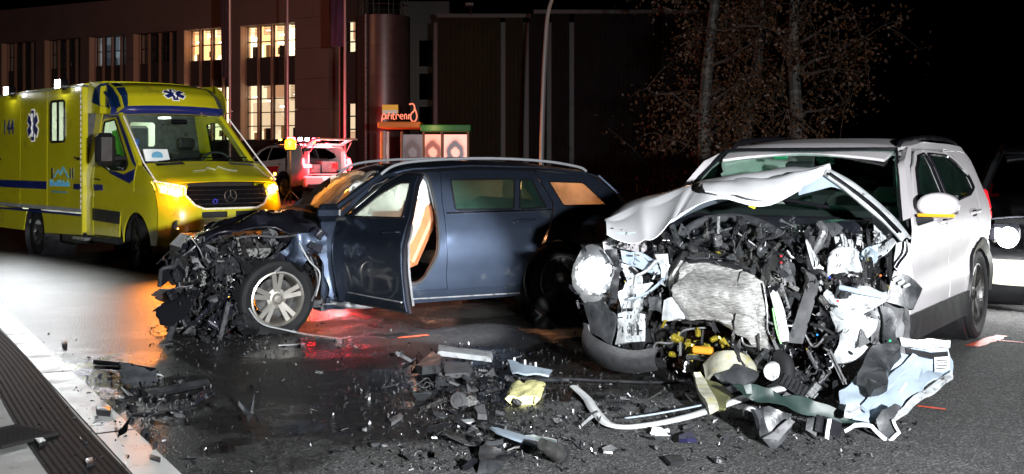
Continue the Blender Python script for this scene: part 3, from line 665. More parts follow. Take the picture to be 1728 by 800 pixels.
# ---- scrap pieces: shared meshes, copied many times
SR=random.Random(77)
def crease(rs,w,h,n=7,amp=.25,th=.004,ragged=True):
    ns=[(V(rs.gauss(0,1),rs.gauss(0,1),0).normalized(),rs.uniform(-.4,.4),rs.uniform(-amp,amp)) for _ in range(4)]
    sx=[rs.uniform(.72,1.1) for _ in range(n+1)]; sy=[rs.uniform(.72,1.1) for _ in range(n+1)]
    def fn(u,v):
        x=(u-.5)*w; y=(v-.5)*h
        if ragged: x*=sy[int(v*n)]; y*=sx[int(u*n)]
        z=sum(a*max(0,(d.x*x/w+d.y*y/h)-o) for d,o,a in ns)*min(w,h)
        return (x,y,z)
    return gridsheet(fn,n,max(3,int(n*h/w)) if not ragged else n,th)
PROTO={}
def proto(kind,mat,i):
    key=(kind,mat,i)
    if key in PROTO: return PROTO[key]
    rs=random.Random(str(key)); b=MB()
    if kind=='sheet': b=crease(rs,rs.uniform(.7,1),rs.uniform(.35,.8),6,.9,.02)
    elif kind=='shard':
        n=rs.randint(4,6); P=[(math.cos(6.28*k/n+rs.uniform(-.4,.4))*rs.uniform(.2,.55),math.sin(6.28*k/n+rs.uniform(-.4,.4))*rs.uniform(.12,.4)) for k in range(n)]
        b.prism(P,-.02,.03); b.v=[(x,y,z+rs.uniform(-.0,.0)+.25*abs(x)*rs.choice((0,1))) for x,y,z in b.v]
    elif kind=='bracket':
        L=rs.uniform(.7,1); q=rs.uniform(.08,.16); b.box((0,0,0),(L,q,.02)); b.box((0,q/2,q*.4),(L*.96,.02,q*.8)); b.box((L*.42,0,q*.7),(.02,q*.96,q*1.4)); 
        if rs.random()<.6: b.box((-L*.2,-q*.2,.05),(.12,.1,.1),rot=(0,0,.4))
        b.cyl((-L*.35,0,-.04),(-L*.35,0,.05),.04,n=8)
    elif kind=='block':
        b.box((0,0,0),(.5,.34,.26),bev=.03); b.box((.1,.05,.17),(.22,.16,.1),bev=.02); b.cyl((-.25,0,.02),(-.42,.03,.05),.07,n=10); b.box((.26,-.08,-.04),(.1,.1,.12),bev=.015)
        for k in range(4): b.box((-.2+k*.12,-.18,.0),(.04,.03,.2))
    elif kind=='hose':
        P=[V((k-2)*.22,rs.uniform(-.14,.14),rs.uniform(-.14,.14)) for k in range(5)]; Q=smoothline(P,5)
        b.tube(Q,[.045+.009*(i%2) for i in range(len(Q))],8)
    elif kind=='wire':
        for _ in range(3):
            P=[V((k-2)*.24,rs.uniform(-.2,.2),rs.uniform(-.2,.2)) for k in range(5)]; b.tube(smoothline(P,4),.011,5)
    elif kind=='strip':
        P=[V((k-2)*.25,.05*rs.uniform(-1,1)*k,.05*rs.uniform(-1,1)*k) for k in range(5)]; b.tube(smoothline(P,3),rs.uniform(.03,.05),6,True,.35)
    elif kind=='can':
        b.cyl((0,0,-.2),(0,0,.2),.17,n=16); b.cyl((0,0,.2),(0,0,.26),.1,n=12); b.cyl((0,.1,0),(0,.3,.02),.05,n=8); b.lathe([(.18,.0),(.19,.02),(.18,.04)],16)
    elif kind=='rib':
        b.box((0,0,0),(.8,.3,.03))
        for k in range(7): b.box((-.36+k*.12,0,.04),(.02,.28,.08))
        b.box((0,.15,.04),(.8,.02,.1))
    me=b.build('proto',M[mat],None,30).data
    for o in [o for o in bpy.data.objects if o.data==me]: bpy.data.objects.remove(o)
    PROTO[key]=me; return me
NAMES={'sheet':'torn_panel','shard':'broken_piece','bracket':'metal_bracket','block':'housing','hose':'hose','wire':'wire','strip':'trim_strip','can':'canister','rib':'ribbed_cover'}
def scrap(kind,mat,i,loc,size,rot,par=None,**k):
    o=bpy.data.objects.new(NAMES[kind],proto(kind,mat,i)); col.objects.link(o); o.location=loc; o.rotation_euler=rot
    o.scale=(size,size,size) if not hasattr(size,'__len__') else size
    if par: o.parent=par
    return tag(o,**k)
def rrot(rs): return (rs.uniform(0,6.28),rs.uniform(0,6.28),rs.uniform(0,6.28))
def pick(rs,tab):
    t=sum(w for _,w in tab); q=rs.uniform(0,t)
    for v,w in tab:
        q-=w
        if q<=0: return v
    return tab[-1][0]
def crumbs(name,pts,mats,smin,smax,rs,par=None,**k):
    b=MB()
    for p in pts:
        s=rs.uniform(smin,smax)*rs.choice((.5,.7,1,1,1.5)); m=Euler(rrot(rs)).to_matrix().to_4x4(); m=Matrix.Translation(Vector(p))@m; b.mi=pick(rs,[(i,w) for i,(_,w) in enumerate(mats)])
        t=rs.random()
        if t<.5: b.add([(-s,-s*.4,0),(s*.8,-s*.3,.1*s),(s,.5*s,0),(-.3*s,.6*s,.12*s),(0,0,.35*s)],[(0,1,4),(1,2,4),(2,3,4),(3,0,4),(0,3,2,1)],m)
        elif t<.8: b.box((0,0,0),(s*1.6,s*.5,s*.3),M=m)
        else: b.box((0,0,0),(s*2.6,s*.12,s*.12),M=m)
    o=b.build(name,[M[x] for x,_ in mats],par,0,**k); return o
# ================================================================ DARK ESTATE CAR
WF=Frame(-2.377,10.374,207.1)
wg=thing('estate_car','dark blue estate car with torn open front end and its front door swung wide','car',WF.o,WF.a)
def WW(x,z):
    y=.885-.55*(min(z,.95)-.62)**2-.42*max(0,z-.95)-.30*max(0,z-1.28)
    y+= .014*math.exp(-((z-(.80-.035*(x+2)))/.03)**2) - .012*math.exp(-((z-.45)/.10)**2)
    if -2.76-.9<x<-2.76+.75: # flared wheel arch
        d=math.hypot(x+2.76,z-.32); y+=.022*math.exp(-((d-.43)/.045)**2)
    if x<-3: y-=.27*(x+3)**2
    if x>.1: y-=.2*(x-.1)**2
    return y
A_R=arc(-2.76,.32,.41,35,-2,1)
archR=[(-2.76+.41*math.cos(R(a)),.32+.41*math.sin(R(a))) for a in range(0,64,9)]   # front part of the rear arch
rd=[(-1.60,.25),(-2.30,.27)]+[(-2.76+.43*math.cos(R(a)),.32+.43*math.sin(R(a))) for a in range(0,60,8)]+[(-2.63,.85),(-2.70,1.02),(-2.70,1.08),(-2.58,1.345),(-2.0,1.375),(-1.60,1.37),(-1.565,1.1),(-1.56,.75),(-1.57,.4)]
rwin=rnd([(-1.68,1.01),(-1.68,1.29),(-2.35,1.295),(-2.28,1.01)],.03); qwin=rnd([(-2.34,1.01),(-2.41,1.29),(-2.53,1.285),(-2.63,1.02)],.02)
o=sidepanel('rear_door',rd,WW,M['navy'],wg,1,[rwin,qwin])
sidepanel('window_glass',rwin,WW,M['glass_misted'],o,1,off=-.012,thick=.004); sidepanel('window_glass',qwin,WW,M['glass_misted'],o,1,off=-.012,thick=.004)
b=MB()
for q in (rwin,qwin):
    L_=[V(u,WW(u,v)+.003,v) for u,v in resamp(q,.06)]; b.tube(L_+[L_[0]],.009,6,False)
b.build('window_trim',M['gloss_black'],o)
tubeobj('waist_trim',[V(u,WW(u,.985)+.006,.985+.012*(-u-1.6)) for u in (-1.58,-1.9,-2.3,-2.69)],.008,M['chrome'],o)
def handle(x,z,W,par,mat,side=1,L=.2):
    b=MB(); y=side*(W(x,z)+.028); b.tube(smoothline([(x+L/2,y-side*.03,z-.008),(x+L/2-.02,y,z),(x-L/2+.02,y,z+.012),(x-L/2,y-side*.03,z+.012)],5),.014,8,True,.8); b.build('handle',mat,par)
    b=MB(); b.box((x,side*(W(x,z)-.004),z-.005),(L*.6,.012,.05),bev=.01); b.build('handle_recess',M['gloss_black'],par)
handle(-2.37,.90,WW,o,M['navy'])
qp=[(-3.17,.27)]+[(-2.76+.40*math.cos(R(a)),.32+.40*math.sin(R(a))) for a in range(180,55,-10)]+[(-2.645,.85),(-2.715,1.02),(-2.715,1.08),(-2.60,1.345),(-2.61,1.385),(-3.20,1.34),(-3.40,1.20),(-3.55,1.04),(-3.68,.88),(-3.73,.62),(-3.68,.30)]
sw=rnd([(-2.82,1.03),(-2.71,1.265),(-3.10,1.25),(-3.33,1.03)],.03)
o=sidepanel('rear_quarter',qp,WW,M['navy'],wg,1,[sw]); sidepanel('window_glass',sw,WW,M['glass_dew'],o,1,off=-.012,thick=.004)
L_=[V(u,WW(u,v)+.003,v) for u,v in resamp(sw,.06)]; b=MB(); b.tube(L_+[L_[0]],.009,6,False); b.build('window_trim',M['gloss_black'],o)
b=MB(); b.box((-3.05,WW(-3.05,.80)+.003,.80),(.17,.008,.17),bev=.003); b.build('fuel_flap',M['navy'],o)
fr_o=[(-.40,.30),(-.40,.95),(-.60,1.02),(-.98,1.315),(-1.30,1.405),(-2.0,1.432),(-2.62,1.405),(-2.62,.9),(-2.34,.45),(-2.32,.19),(-.55,.16)]
h1=rnd([(-.56,.34),(-.60,.98),(-1.0,1.25),(-1.25,1.345),(-1.47,1.35),(-1.50,1.0),(-1.48,.62),(-1.34,.36)],.08)
h2=rnd([(-1.68,.42),(-1.68,1.31),(-2.5,1.31),(-2.57,1.0),(-2.2,.5)],.05)
o=sidepanel('side_frame',fr_o,WW,M['navy'],wg,1,[h1,h2],off=-.022,thick=.05)
L_=[V(u,WW(u,v)-.018,v) for u,v in resamp(h1,.06)]; b=MB(); b.tube(L_+[L_[0]],.014,6,False); b.build('door_seal',M['rubber'],o)
sidepanel('sill_cover',[(-.45,.17),(-2.33,.19),(-2.33,.30),(-.45,.28)],WW,M['navy'],wg,1,off=.004,thick=.03)
tubeobj('sill_strip',[V(x,WW(x,.26)+.03,.225) for x in (-.4,-1.2,-2.31)],.012,M['bare_metal'],wg,flat=.6)
# roof
def RW(x): 
    pts=[(-.95,1.33),(-1.3,1.425),(-1.9,1.457),(-2.6,1.44),(-3.2,1.375),(-3.45,1.30)]
    for a,b_ in zip(pts,pts[1:]):
        if x>=b_[0]: t=(x-a[0])/(b_[0]-a[0]); return lerp(a[1],b_[1],t)
    return 1.30
b=sheet([(-1.0,-.60),(-1.0,.60),(-1.5,.635),(-2.6,.63),(-3.35,.56),(-3.42,0),(-3.35,-.56),(-2.6,-.63),(-1.5,-.635)],lambda x,y:(x,y,RW(x)-.045*(abs(y)/.63)**3),.09,thick=-.012); b.build('roof',M['navy'],wg)
for s in(1,-1):
    y=s*.585; tubeobj('roof_rail',[(-1.02,y,1.33),(-1.18,y,1.425),(-1.5,y,1.468),(-2.1,y,1.487),(-2.7,y,1.462),(-3.1,y,1.405),(-3.2,y,1.36)],.013,M['rail_silver'],wg)
    b=sheet([(-1.05,0),(-1.4,.0),(-2.6,0),(-3.2,0),(-3.2,.1),(-1.05,.1)],lambda x,v:(x,s*lerp(.605,.66,v*10),RW(x)-.04-.35*v),.09,thick=0); b.build('roof_gutter',M['gloss_black'],wg)
# far side, tail, floor
fro2=[(-.40,.30),(-.40,.95),(-.60,1.02),(-.98,1.315),(-1.30,1.405),(-2.0,1.432),(-3.20,1.34),(-3.55,1.04),(-3.72,.62),(-3.66,.30),(-3.17,.27)]+[(-2.76+.40*math.cos(R(a)),.32+.40*math.sin(R(a))) for a in range(180,-1,-15)]+[(-2.3,.2),(-.5,.18)]
hA=[(-.74,.99),(-1.05,1.21),(-1.3,1.29),(-1.52,1.29),(-1.54,.99)]
o=sidepanel('far_side',fro2,WW,M['navy'],wg,-1,[hA,rwin,qwin,sw],step=.12)
for q in (rwin,qwin): sidepanel('window_glass',q,WW,M['glass_misted'],o,-1,off=-.012,thick=.004,step=.15)
sidepanel('window_glass',sw,WW,M['glass_foggy'],o,-1,off=-.012,thick=.004,step=.15)
b=sheet([(-.74,.3),(.74,.3),(.78,.85),(.62,1.1),(.50,1.31),(-.50,1.31),(-.62,1.1),(-.78,.85)],lambda y,z:(-3.80+.10*(abs(y)/.74)**3+1.05*max(0,z-.95),y,z),.12,holes=[[(-.58,.98),(.58,.98),(.46,1.24),(-.46,1.24)]],thick=.015); tg=b.build('tailgate',M['navy'],wg)
b=sheet([(-.58,.98),(.58,.98),(.46,1.24),(-.46,1.24)],lambda y,z:(-3.69+1.05*max(0,z-.95),y,z),.15,thick=.004); b.build('window_glass',M['glass_dark'],tg)
M['tail_red']=mk('tail_red',(.35,.01,.01),.15)
for s in(1,-1):
    b=MB(); b.box((-3.66,s*.70,.88),(.12,.2,.16),rot=(0,0,-s*.4),bev=.03); b.build('tail_lamp',M['tail_red'],wg)
b=MB(); b.box((-1.9,0,.22),(3.6,1.5,.06)); b.box((-.45,0,.55),(.06,1.5,.8)); b.box((-3.2,0,.55),(.9,1.2,.35),bev=.05); b.build('floor',M['interior'],wg)
b=MB(); b.tube(smoothline([(-.55,y,.93+.05*math.cos(y*2)) for y in(-.7,-.4,0,.4,.7)],4),.13,10,True,.6); b.build('dashboard',M['interior'],wg)
# seats
def seat(par,x,y,mat,w=.5,rec=.3):
    b=MB(); b.box((x,y,.42),(.52,w,.16),rot=(0,-.12,0),bev=.06); b.build('seat_cushion',mat,par)
    b=MB(); b.box((x-.33-rec*.25,y,.78),(.15,w*.95,.66),rot=(0,-rec,0),bev=.06); b.build('seat_back',mat,par)
    b=MB(); b.box((x-.42-rec*.45,y,1.17),(.09,w*.5,.17),rot=(0,-rec*.5,0),bev=.04); b.build('headrest',mat,par)
M['seat_brown']=mk('seat_brown',(.30,.10,.04),.5,var=.25); M['seat_grey']=mk('seat_grey',(.16,.16,.17),.7,var=.2,bump=.2,bs=120)
seat(wg,-1.0,.40,M['seat_brown'],rec=.45); seat(wg,-.98,-.38,M['seat_grey']); 
b=MB(); b.box((-2.15,0,.45),(.5,1.25,.18),bev=.06); b.box((-2.5,0,.8),(.16,1.25,.6),rot=(0,-.3,0),bev=.06); b.build('rear_bench',M['seat_grey'],wg)
b=MB(); b.tube([(-.82+.03*math.cos(a*.0),.38+.18*math.cos(a/16*6.283),.93+.17*math.sin(a/16*6.283)) for a in range(17)],.016,8,False); b.box((-.80,.38,.93),(.05,.13,.12),bev=.02); b.cyl((-.80,.38,.93),(-.6,.38,.86),.03); b.build('steering_wheel',M['leather'],wg)
# deployed airbags
def bag(name,c,d,seed,mat='airbag',par=wg):
    def fn(u,v):
        a=(u-.5)*2;b_=(v-.5)*2; r=max(0,(1-abs(a)**3)*(1-abs(b_)**3))**.5; q=V(a*2+seed,b_*2,0)
        return V(a*d[0]/2,r*d[1]/2+.02*noise.noise(q*2),b_*d[2]/2*(1-.12*abs(a))+.025*noise.noise(q))
    b=gridsheet(fn,18,12,.03); o=b.build(name,M[mat],par,60); o.location=c; return o
bag('curtain_airbag',(-1.22,.50,1.15),(.9,.13,.25),1); bag('curtain_airbag',(-1.9,-.62,1.18),(1.9,.13,.30),2); bag('front_airbag',(-.80,.38,1.0),(.5,.35,.45),5).rotation_euler=(0,0,1.4)
strap('belt_trim',[V(-1.42,.74,1.10),V(-1.36,.70,.85),V(-1.25,.64,.62)],[V(-1.30,.70,1.10),V(-1.25,.66,.85),V(-1.16,.60,.62)],M['seat_brown'],wg,10,.01)
strap('torn_door_trim',[V(-1.28,.66,1.08),V(-1.22,.60,.8),V(-1.15,.5,.66)],[V(-1.16,.2,1.06),V(-1.05,.2,.86),V(-1.0,.2,.7)],M['seat_brown'],wg,10,.012,nz=.03)
b=MB(); b.box((-2.95,.1,1.33),(.16,.10,.03),bev=.01); b.build('added_load_lamp',emit('added_load_lamp',(1,.48,.2),25),wg)  # added glowing block in place of a street light's reflection in the window
lamp('added_load_light','POINT',(-2.95,.1,1.24),22,(1,.42,.17),.06,parent=wg)  # added light that turns the rear side window orange
lamp('added_dome_light','POINT',(-1.15,.25,1.25),4,(1,.86,.7),.05,parent=wg)  # added light for the front of the cabin
b=MB(); b.box((-1.35,0,1.385),(.16,.12,.03),bev=.01); b.build('added_dome_lamp',emit('dome',(1,.88,.72),6),wg)  # made-up glowing lamp to go with the added cabin light
b=MB(); b.box((-.78,.05,1.0),(.04,.06,.03),bev=.008); b.build('added_dash_glow',emit('dash_glow',(1,.35,.04),8),wg)  # made-up glowing block, source for the orange on the windscreen
lamp('added_dash_light','POINT',(-.85,.12,1.12),26,(1,.36,.05),.05,parent=wg)  # added orange light for the torn windscreen glass
# windscreen, popped out and crazed
M['crazed']=glassmat('crazed_glass',(.4,.4,.4),.05,.75,(.85,.80,.74),.2,.93)
b=gridsheet(lambda u,v:V(lerp(-.44,-1.0,v)+.05*math.sin(v*3.1)-.10*abs(u-.5)*(1-v)+.02*noise.noise(V(u*5,v*5,0)),lerp(.02,.70,u)*(1-.16*v),lerp(.97,1.36,v)+.05*math.sin(v*3.1)+.05*noise.noise(V(u*7,v*7,3))),22,14,.006); b.build('windscreen',M['crazed'],wg,60)
for s in(1,): tubeobj('windscreen_pillar',[V(-.40,s*.80,.95),V(-.66,s*.75,1.12),V(-1.0,s*.66,1.33)],[.035,.03],M['navy'],wg)
# torn strip of glass curling over the pillar
M['laminate']=glassmat('laminate',(.3,.3,.3),.04,1,(.85,.78,.66),.25,.85)
strap('curled_glass',[WF.fy(530,374,.30),WF.fy(562,342,.34),WF.fy(600,310,.36),WF.fy(640,292,.36)],[WF.fy(566,374,.74),WF.fy(590,350,.73),WF.fy(618,324,.70),WF.fy(654,304,.66)],M['laminate'],wg,20,.006,nz=.035,rows=8)
tubeobj('bent_wiper',[WF.fy(618,300,.4),WF.fy(630,294,.5),WF.fy(637,290,.6)],.012,M['black_plastic'],wg)
# ---- open front door
hx,hy=-.52,.845
pin=bpy.data.objects.new('front_door',None); col.objects.link(pin); pin.parent=wg; pin.location=(hx,hy,0); pin.rotation_euler=(0,0,R(-77))
def WD(x,z): return WW(x+hx,z)-hy
fd=[(.0,.30),(-.02,.26),(-1.02,.25),(-1.045,.6),(-1.04,1.0),(-.95,1.345),(-.72,1.335),(-.5,1.245),(-.12,.985),(0,.93)]
fw=rnd([(-.20,.985),(-.50,1.185),(-.72,1.28),(-.905,1.29),(-.955,1.0)],.03)
def dd(p): return V(0,.012*noise.noise(p*3)+(.045*math.exp(-((p.x+.10)/.06)**2)*(p.z<.9)),0)
o=sidepanel('door_skin',fd,WD,M['navy'],pin,1,[fw],disp=dd,thick=.02)
def inner(u,v): return WD(u,v)-.07*(1-sstep(.9,1.05,v))-.02
o2=sidepanel('door_lining',[(-.04,.30),(-1.0,.29),(-1.02,.6),(-1.0,.99),(-.1,.97),(-.03,.9)],inner,M['interior'],pin,1,thick=.02)
sidepanel('window_glass',fw,WD,M['glass_foggy'],pin,1,off=-.012,thick=.004)
L_=[V(u,WD(u,v)+.003,v) for u,v in resamp(fw,.06)]; b=MB(); b.tube(L_+[L_[0]],.011,6,False); b.build('window_trim',M['gloss_black'],pin)
L_=[V(u,WD(u,v)-.03,v) for u,v in resamp(fd,.08)]; b=MB(); b.tube(L_+[L_[0]],.02,6,False); b.build('door_edge',M['gloss_black'],pin)
handle(-.87,.88,WD,pin,M['navy'])
b=MB(); b.box((-.07,WD(-.07,.95)+.13,1.02),(.13,.22,.15),bev=.05); b.build('mirror',M['navy'],pin); b=MB(); b.box((-.07,WD(-.07,.95)+.03,.965),(.09,.1,.04),bev=.01); b.build('mirror_arm',M['black_plastic'],pin)
tubeobj('rub_strip',[V(-.02,WD(-.02,.34)+.004,.345),V(-.5,WD(-.5,.34)+.004,.335),V(-1.0,WD(-1,.34)+.004,.33)],.006,M['bare_metal'],pin,k=0)
# ---- wheels
wheel(wg,0,.765,.30,.335,.225,.235,1,M['alloy'],'twin',5,steer=R(6),flat=.03,tilt=R(-3)); wheel(wg,-2.76,.765,.325,.325,.225,.235,1,M['dark_metal'],'twin'); wheel(wg,-2.76,-.765,.325,.325,.225,.235,-1,M['dark_metal'],'twin'); wheel(wg,.15,-.72,.325,.325,.225,.235,-1,M['dark_metal'],'twin')
b=MB()
for s in(1,-1): b.lathe([(.41,.62*s),(.40,.84*s),(.385,.845*s),(.38,.62*s)],32,Matrix.Translation((-2.76,0,.33)))
b.v=[v for v in b.v]; b.box((-2.76,0,.33),(.08,1.4,.08)); b.build('rear_arch_liner',M['black_plastic'],wg)
# ---- smashed front: crumpled bonnet, wing remains, rails
def P(px,py,y=.55): return WF.fy(px,py,y)
M['navy_dull']=mk('navy_dull',(.018,.018,.026),.25,coat=.8,var=.3,dirt=(.05,.05,.05),ds=8,dt=.62)
strap('crumpled_bonnet',[P(352,384,.1),P(400,372,.0),P(440,357,-.1),P(492,360,0),P(545,374,.1)],[P(330,410,.75),P(385,398,.78),P(430,384,.80),P(490,394,.8),P(540,402,.8)],M['navy_dull'],wg,22,.012,bul=.05,nz=.05,seed=3,rows=8)
strap('crumpled_bonnet',[P(318,402,.3),P(356,388,.3),P(395,378,.3)],[P(302,440,.7),P(338,420,.75),P(392,396,.78)],M['navy_dull'],wg,14,.012,bul=.03,nz=.06,seed=8,rows=6)
strap('bent_wing',[P(545,390,.85),P(500,400,.84),P(470,425,.86)],[P(548,420,.87),P(520,430,.87),P(505,452,.88)],M['navy'],wg,14,.01,nz=.05,seed=2)
strap('bent_wing',[P(535,420,.86),P(548,455,.87),P(556,500,.87)],[P(556,410,.86),P(565,455,.87),P(566,510,.87)],M['navy'],wg,12,.01,nz=.035,seed=6)
strap('bumper_flap',[P(275,458,.75),P(284,448,.72),P(303,446,.66)],[P(272,482,.8),P(296,466,.7),P(318,472,.6)],M['gloss_black'],wg,10,.012,nz=.03,seed=5)
tubeobj('bent_rail',[P(520,425,.86),P(532,455,.88),P(536,480,.88),P(526,508,.86)],.017,M['bare_metal'],wg,flat=.5)
tubeobj('bent_rail',[P(505,410,.84),P(522,440,.88),P(540,462,.9),P(533,500,.9)],.014,M['white_torn'],wg,flat=.5)
tubeobj('bent_rail',[P(395,402,.7),P(430,398,.75),P(470,400,.8),P(505,396,.8)],.02,M['bare_metal'],wg,flat=.5)
tubeobj('metal_tube',[P(345,408,.6),P(368,392,.6),P(410,378,.55)],.014,M['chrome'],wg)
tubeobj('wheel_arch_strip',[P(420,520,.92),P(440,545,.95),P(478,556,.95),P(540,568,.95)],[.02,.012],M['white_torn'],wg,flat=.4)
tubeobj('sill_end',[P(556,510,.8),P(600,517,.8),P(668,512,.8)],[.035,.05],M['bare_metal'],wg,flat=.5)
strap('headlamp_shell',[P(322,425,.55),P(345,415,.6),P(365,420,.6)],[P(326,440,.6),P(345,450,.65),P(366,440,.65)],M['grey_plastic'],wg,8,.02,nz=.04,seed=4)
rs=random.Random(12)
tab=[('black_plastic',7),('dark_plastic',4),('dark_metal',2.5),('bare_metal',.45),('gloss_black',4),('white_torn',.12),('grey_plastic',.4),('navy_dull',2)]
kt=[('sheet',3),('bracket',3),('block',2.2),('hose',2),('wire',1),('strip',2),('shard',2),('rib',1.2),('can',.5)]
reg=[(300,560,395,470,.2,.85,95),(280,420,440,540,.2,.9,85),(290,430,520,556,.3,.95,45),(440,560,395,450,.5,.86,30)]
for (x0,x1,y0,y1,d0,d1,n) in reg:
    for _ in range(n):
        px=rs.uniform(x0,x1); py=rs.uniform(y0,y1)
        if py<395+ (440-px)*.35 and px<440: py+=25
        dp=rs.uniform(d0,d1)
        if math.hypot(px-468,py-503)<58: dp=rs.uniform(.1,.55)
        q=P(px,py,dp)
        if q.z<.03: q.z=.03
        k=pick(rs,kt); scrap(k,pick(rs,tab),rs.randint(0,3),q,rs.uniform(.07,.22) if rs.random()<.75 else rs.uniform(.25,.42),rrot(rs),wg)
pts=[]
for _ in range(1500):
    px=rs.gauss(365,45); py=rs.uniform(400,556)
    q=P(px,py,rs.uniform(.3,.95)); 
    if q.z<.01 or math.hypot(px-468,py-503)<60 or px<290+abs(py-470)*.2: continue
    pts.append(q)
crumbs('wreck_fragments',pts,[('black_plastic',5),('dark_metal',3),('bare_metal',.8),('gloss_black',5),('white_torn',.2)],.006,.024,rs,wg,kind='stuff')
b=MB(); b.box((.15,0,.55),(1.0,1.0,.5),bev=.1); b.build('engine_block',M['dark_metal'],wg)
b=crease(random.Random(4),1.0,.5,8,.5,.01); o=b.build('undertray',M['black_plastic'],wg); o.location=(.35,.4,.14)
# ================================================================ AMBULANCE
AF=Frame(-4.326,15.744,-48.2)
am=thing('ambulance','yellow box bodied ambulance with blue stripe and flashing orange front lights','ambulance',AF.o,AF.a)
M['amb_yellow']=mk('amb_yellow',(.68,.61,.015),.28,coat=.6,var=.08,vs=2,dirt=(.42,.37,.03),ds=2.2,dt=.57)
M['amb_blue']=mk('amb_blue',(.015,.025,.16),.3,coat=.5)
M['amb_blue_dark']=mk('amb_blue_dark',(.008,.03,.10),.12,coat=.8)
M['silver_strip']=mk('silver_strip',(.62,.63,.62),.3,.4)
M['reflective_glow']=mk('reflective_glow',(.85,.85,.85),.25,em=(1,.95,.9),es=.25)  # faint emission stands in for light thrown back by the tape
M['ind_orange']=emit('ind_orange',(1,.36,.03),26)
M['ind_core']=emit('ind_core',(1,.62,.18),45)
M['logo_blue']=mk('logo_blue',(.12,.40,.62),.4)
HWB=.97; HC=.91
def WC(x,z):   # cab half width
    y=HC-.16*max(0,z-1.25)-.05*max(0,.55-z)
    if x>.25: y-=.35*(x-.25)**2
    y-=.012*math.exp(-((z-1.0)/.05)**2)
    return y
def pan(name,o,W,m,side,par=am,**k): return sidepanel(name,o,W,M[m],par,side,**k)
archF=[(.42*math.cos(R(a)),.36+.42*math.sin(R(a))) for a in range(180,-1,-15)]
for s in(-1,1):
    win=rnd([(-1.30,1.42),(-1.34,2.02),(-.98,2.04),(-.30,1.42),(-.36,1.34),(-.9,1.33)],.05)
    o=pan('cab_door',[(-1.42,.42),(-.55,.42),(-.50,.75),(-.36,.87),(-.08,1.05),(-.03,1.40),(-.88,2.12),(-1.44,2.14),(-1.46,1.2)],WC,'amb_yellow',s,holes=[win])
    sidepanel('window_glass',win,WC,M['glass'],o,s,off=-.012,thick=.004)
    L_=[V(u,s*(WC(u,v)+.003),v) for u,v in resamp(win,.07)]; b=MB(); b.tube(L_+[L_[0]],.014,6,False); b.build('window_trim',M['gloss_black'],o)
    pan('door_moulding',[(-1.43,.62),(-.53,.60),(-.50,.74),(-.50,.77),(-1.43,.79)],WC,'black_plastic',s,o,off=.018,thick=.02)
    handle(-1.28,1.20,lambda x,z:WC(x,z)-.01,o,M['gloss_black'],s,.16)
    pan('door_stripe',[(-1.44,1.04),(-1.1,1.05),(-1.1,1.13),(-1.44,1.13)],WC,'amb_blue',s,o,off=.004,thick=.003)
    pan('door_swoosh',[(-.90,1.30),(-.20,1.16),(-.06,1.22),(-.06,1.36),(-.4,1.28),(-.86,1.34)],WC,'amb_blue',s,o,off=.004,thick=.003)
    pan('door_swoosh',[(-1.42,2.02),(-1.38,2.06),(-.95,2.08),(-.18,1.44),(-.05,1.38),(-.06,1.43),(-.88,2.118),(-1.42,2.13)],WC,'amb_blue',s,o,off=.004,thick=.003)
    pan('front_wing',archF[::-1][:]+[(-.48,.62),(-.46,.77),(-.34,.89),(-.06,1.06),(.0,1.40),(.14,1.40),(.50,1.22),(.60,1.1),(.64,.7),(.60,.36)],WC,'amb_yellow',s)
    b=MB(); b.lathe([(.43,s*.55),(.425,s*.86),(.41,s*.87),(.40,s*.55)],32,Matrix.Translation((0,0,.36))); b.build('arch_liner',M['black_plastic'],am)
    # mirror
    if s<0: b=MB(); b.box((-.38,s*1.17,1.62),(.17,.26,.44),rot=(0,0,s*.15),bev=.06); b.tube([(-.32,s*.9,1.5),(-.36,s*1.08,1.5)],.03,8); mo=b.build('mirror',M['black_plastic'],am)
    b=MB(); b.box((-.36,s*.965,1.355),(.12,.05,.05),bev=.01); b.build('side_repeater',M['ind_orange'],am) if s>0 else b.build('mirror_base',M['black_plastic'],am)
    pan('roof_side',[(-.88,2.125),(-1.45,2.145),(-1.68,2.15),(-1.68,2.60),(-1.15,2.585),(-.92,2.50),(-.76,2.36),(-.70,2.20)],lambda x,z:.84+.06*(x<-1.2)-.35*max(0,x+1.1)**2-.1*max(0,z-2.4),'amb_yellow',s)
    pan('roof_corner_decal',[(-.90,2.17),(-1.50,2.30),(-1.42,2.50),(-1.15,2.57),(-.94,2.48),(-.80,2.36),(-.74,2.22)],lambda x,z:.845+.06*(x<-1.2)-.35*max(0,x+1.1)**2-.1*max(0,z-2.4),'amb_blue_dark',s,off=.006,thick=.004)
    pan('cab_pillar',[(-1.45,.40),(-1.69,.40),(-1.69,2.15),(-1.46,2.15)],lambda x,z:WC(x,z)+.004,'amb_yellow',s)
# nose
def Xf(y,z):
    pts=[(.30,.84),(.45,.92),(.75,.93),(.86,.92),(1.15,.82),(1.22,.72),(1.42,.14)]
    for a,b_ in zip(pts,pts[1:]):
        if z<=b_[0]: t=(z-a[0])/(b_[0]-a[0]); x=lerp(a[1],b_[1],max(0,t)); break
    else: x=.14
    k=abs(y)/HC; return x-(.05*k**2+.24*k**6)*min(1,(x-.1)/.5)
def face(name,o,m,par=am,holes=(),off=0,thick=.014,step=.07,**k):
    b=sheet(o,lambda y,z:V(Xf(y,z)+off,y*(1-.0*z),z),step,holes,thick); return b.build(name,M[m],par,40,**k)
gr=[(-.56,1.13),(.56,1.13),(.60,1.02),(.50,.90),(.38,.85),(-.38,.85),(-.50,.90),(-.60,1.02)]
hlR=[(-.60,1.135),(-.90,1.19),(-.885,1.05),(-.70,.985),(-.615,1.0)]; hlL=[(-y,z) for y,z in hlR[::-1]]
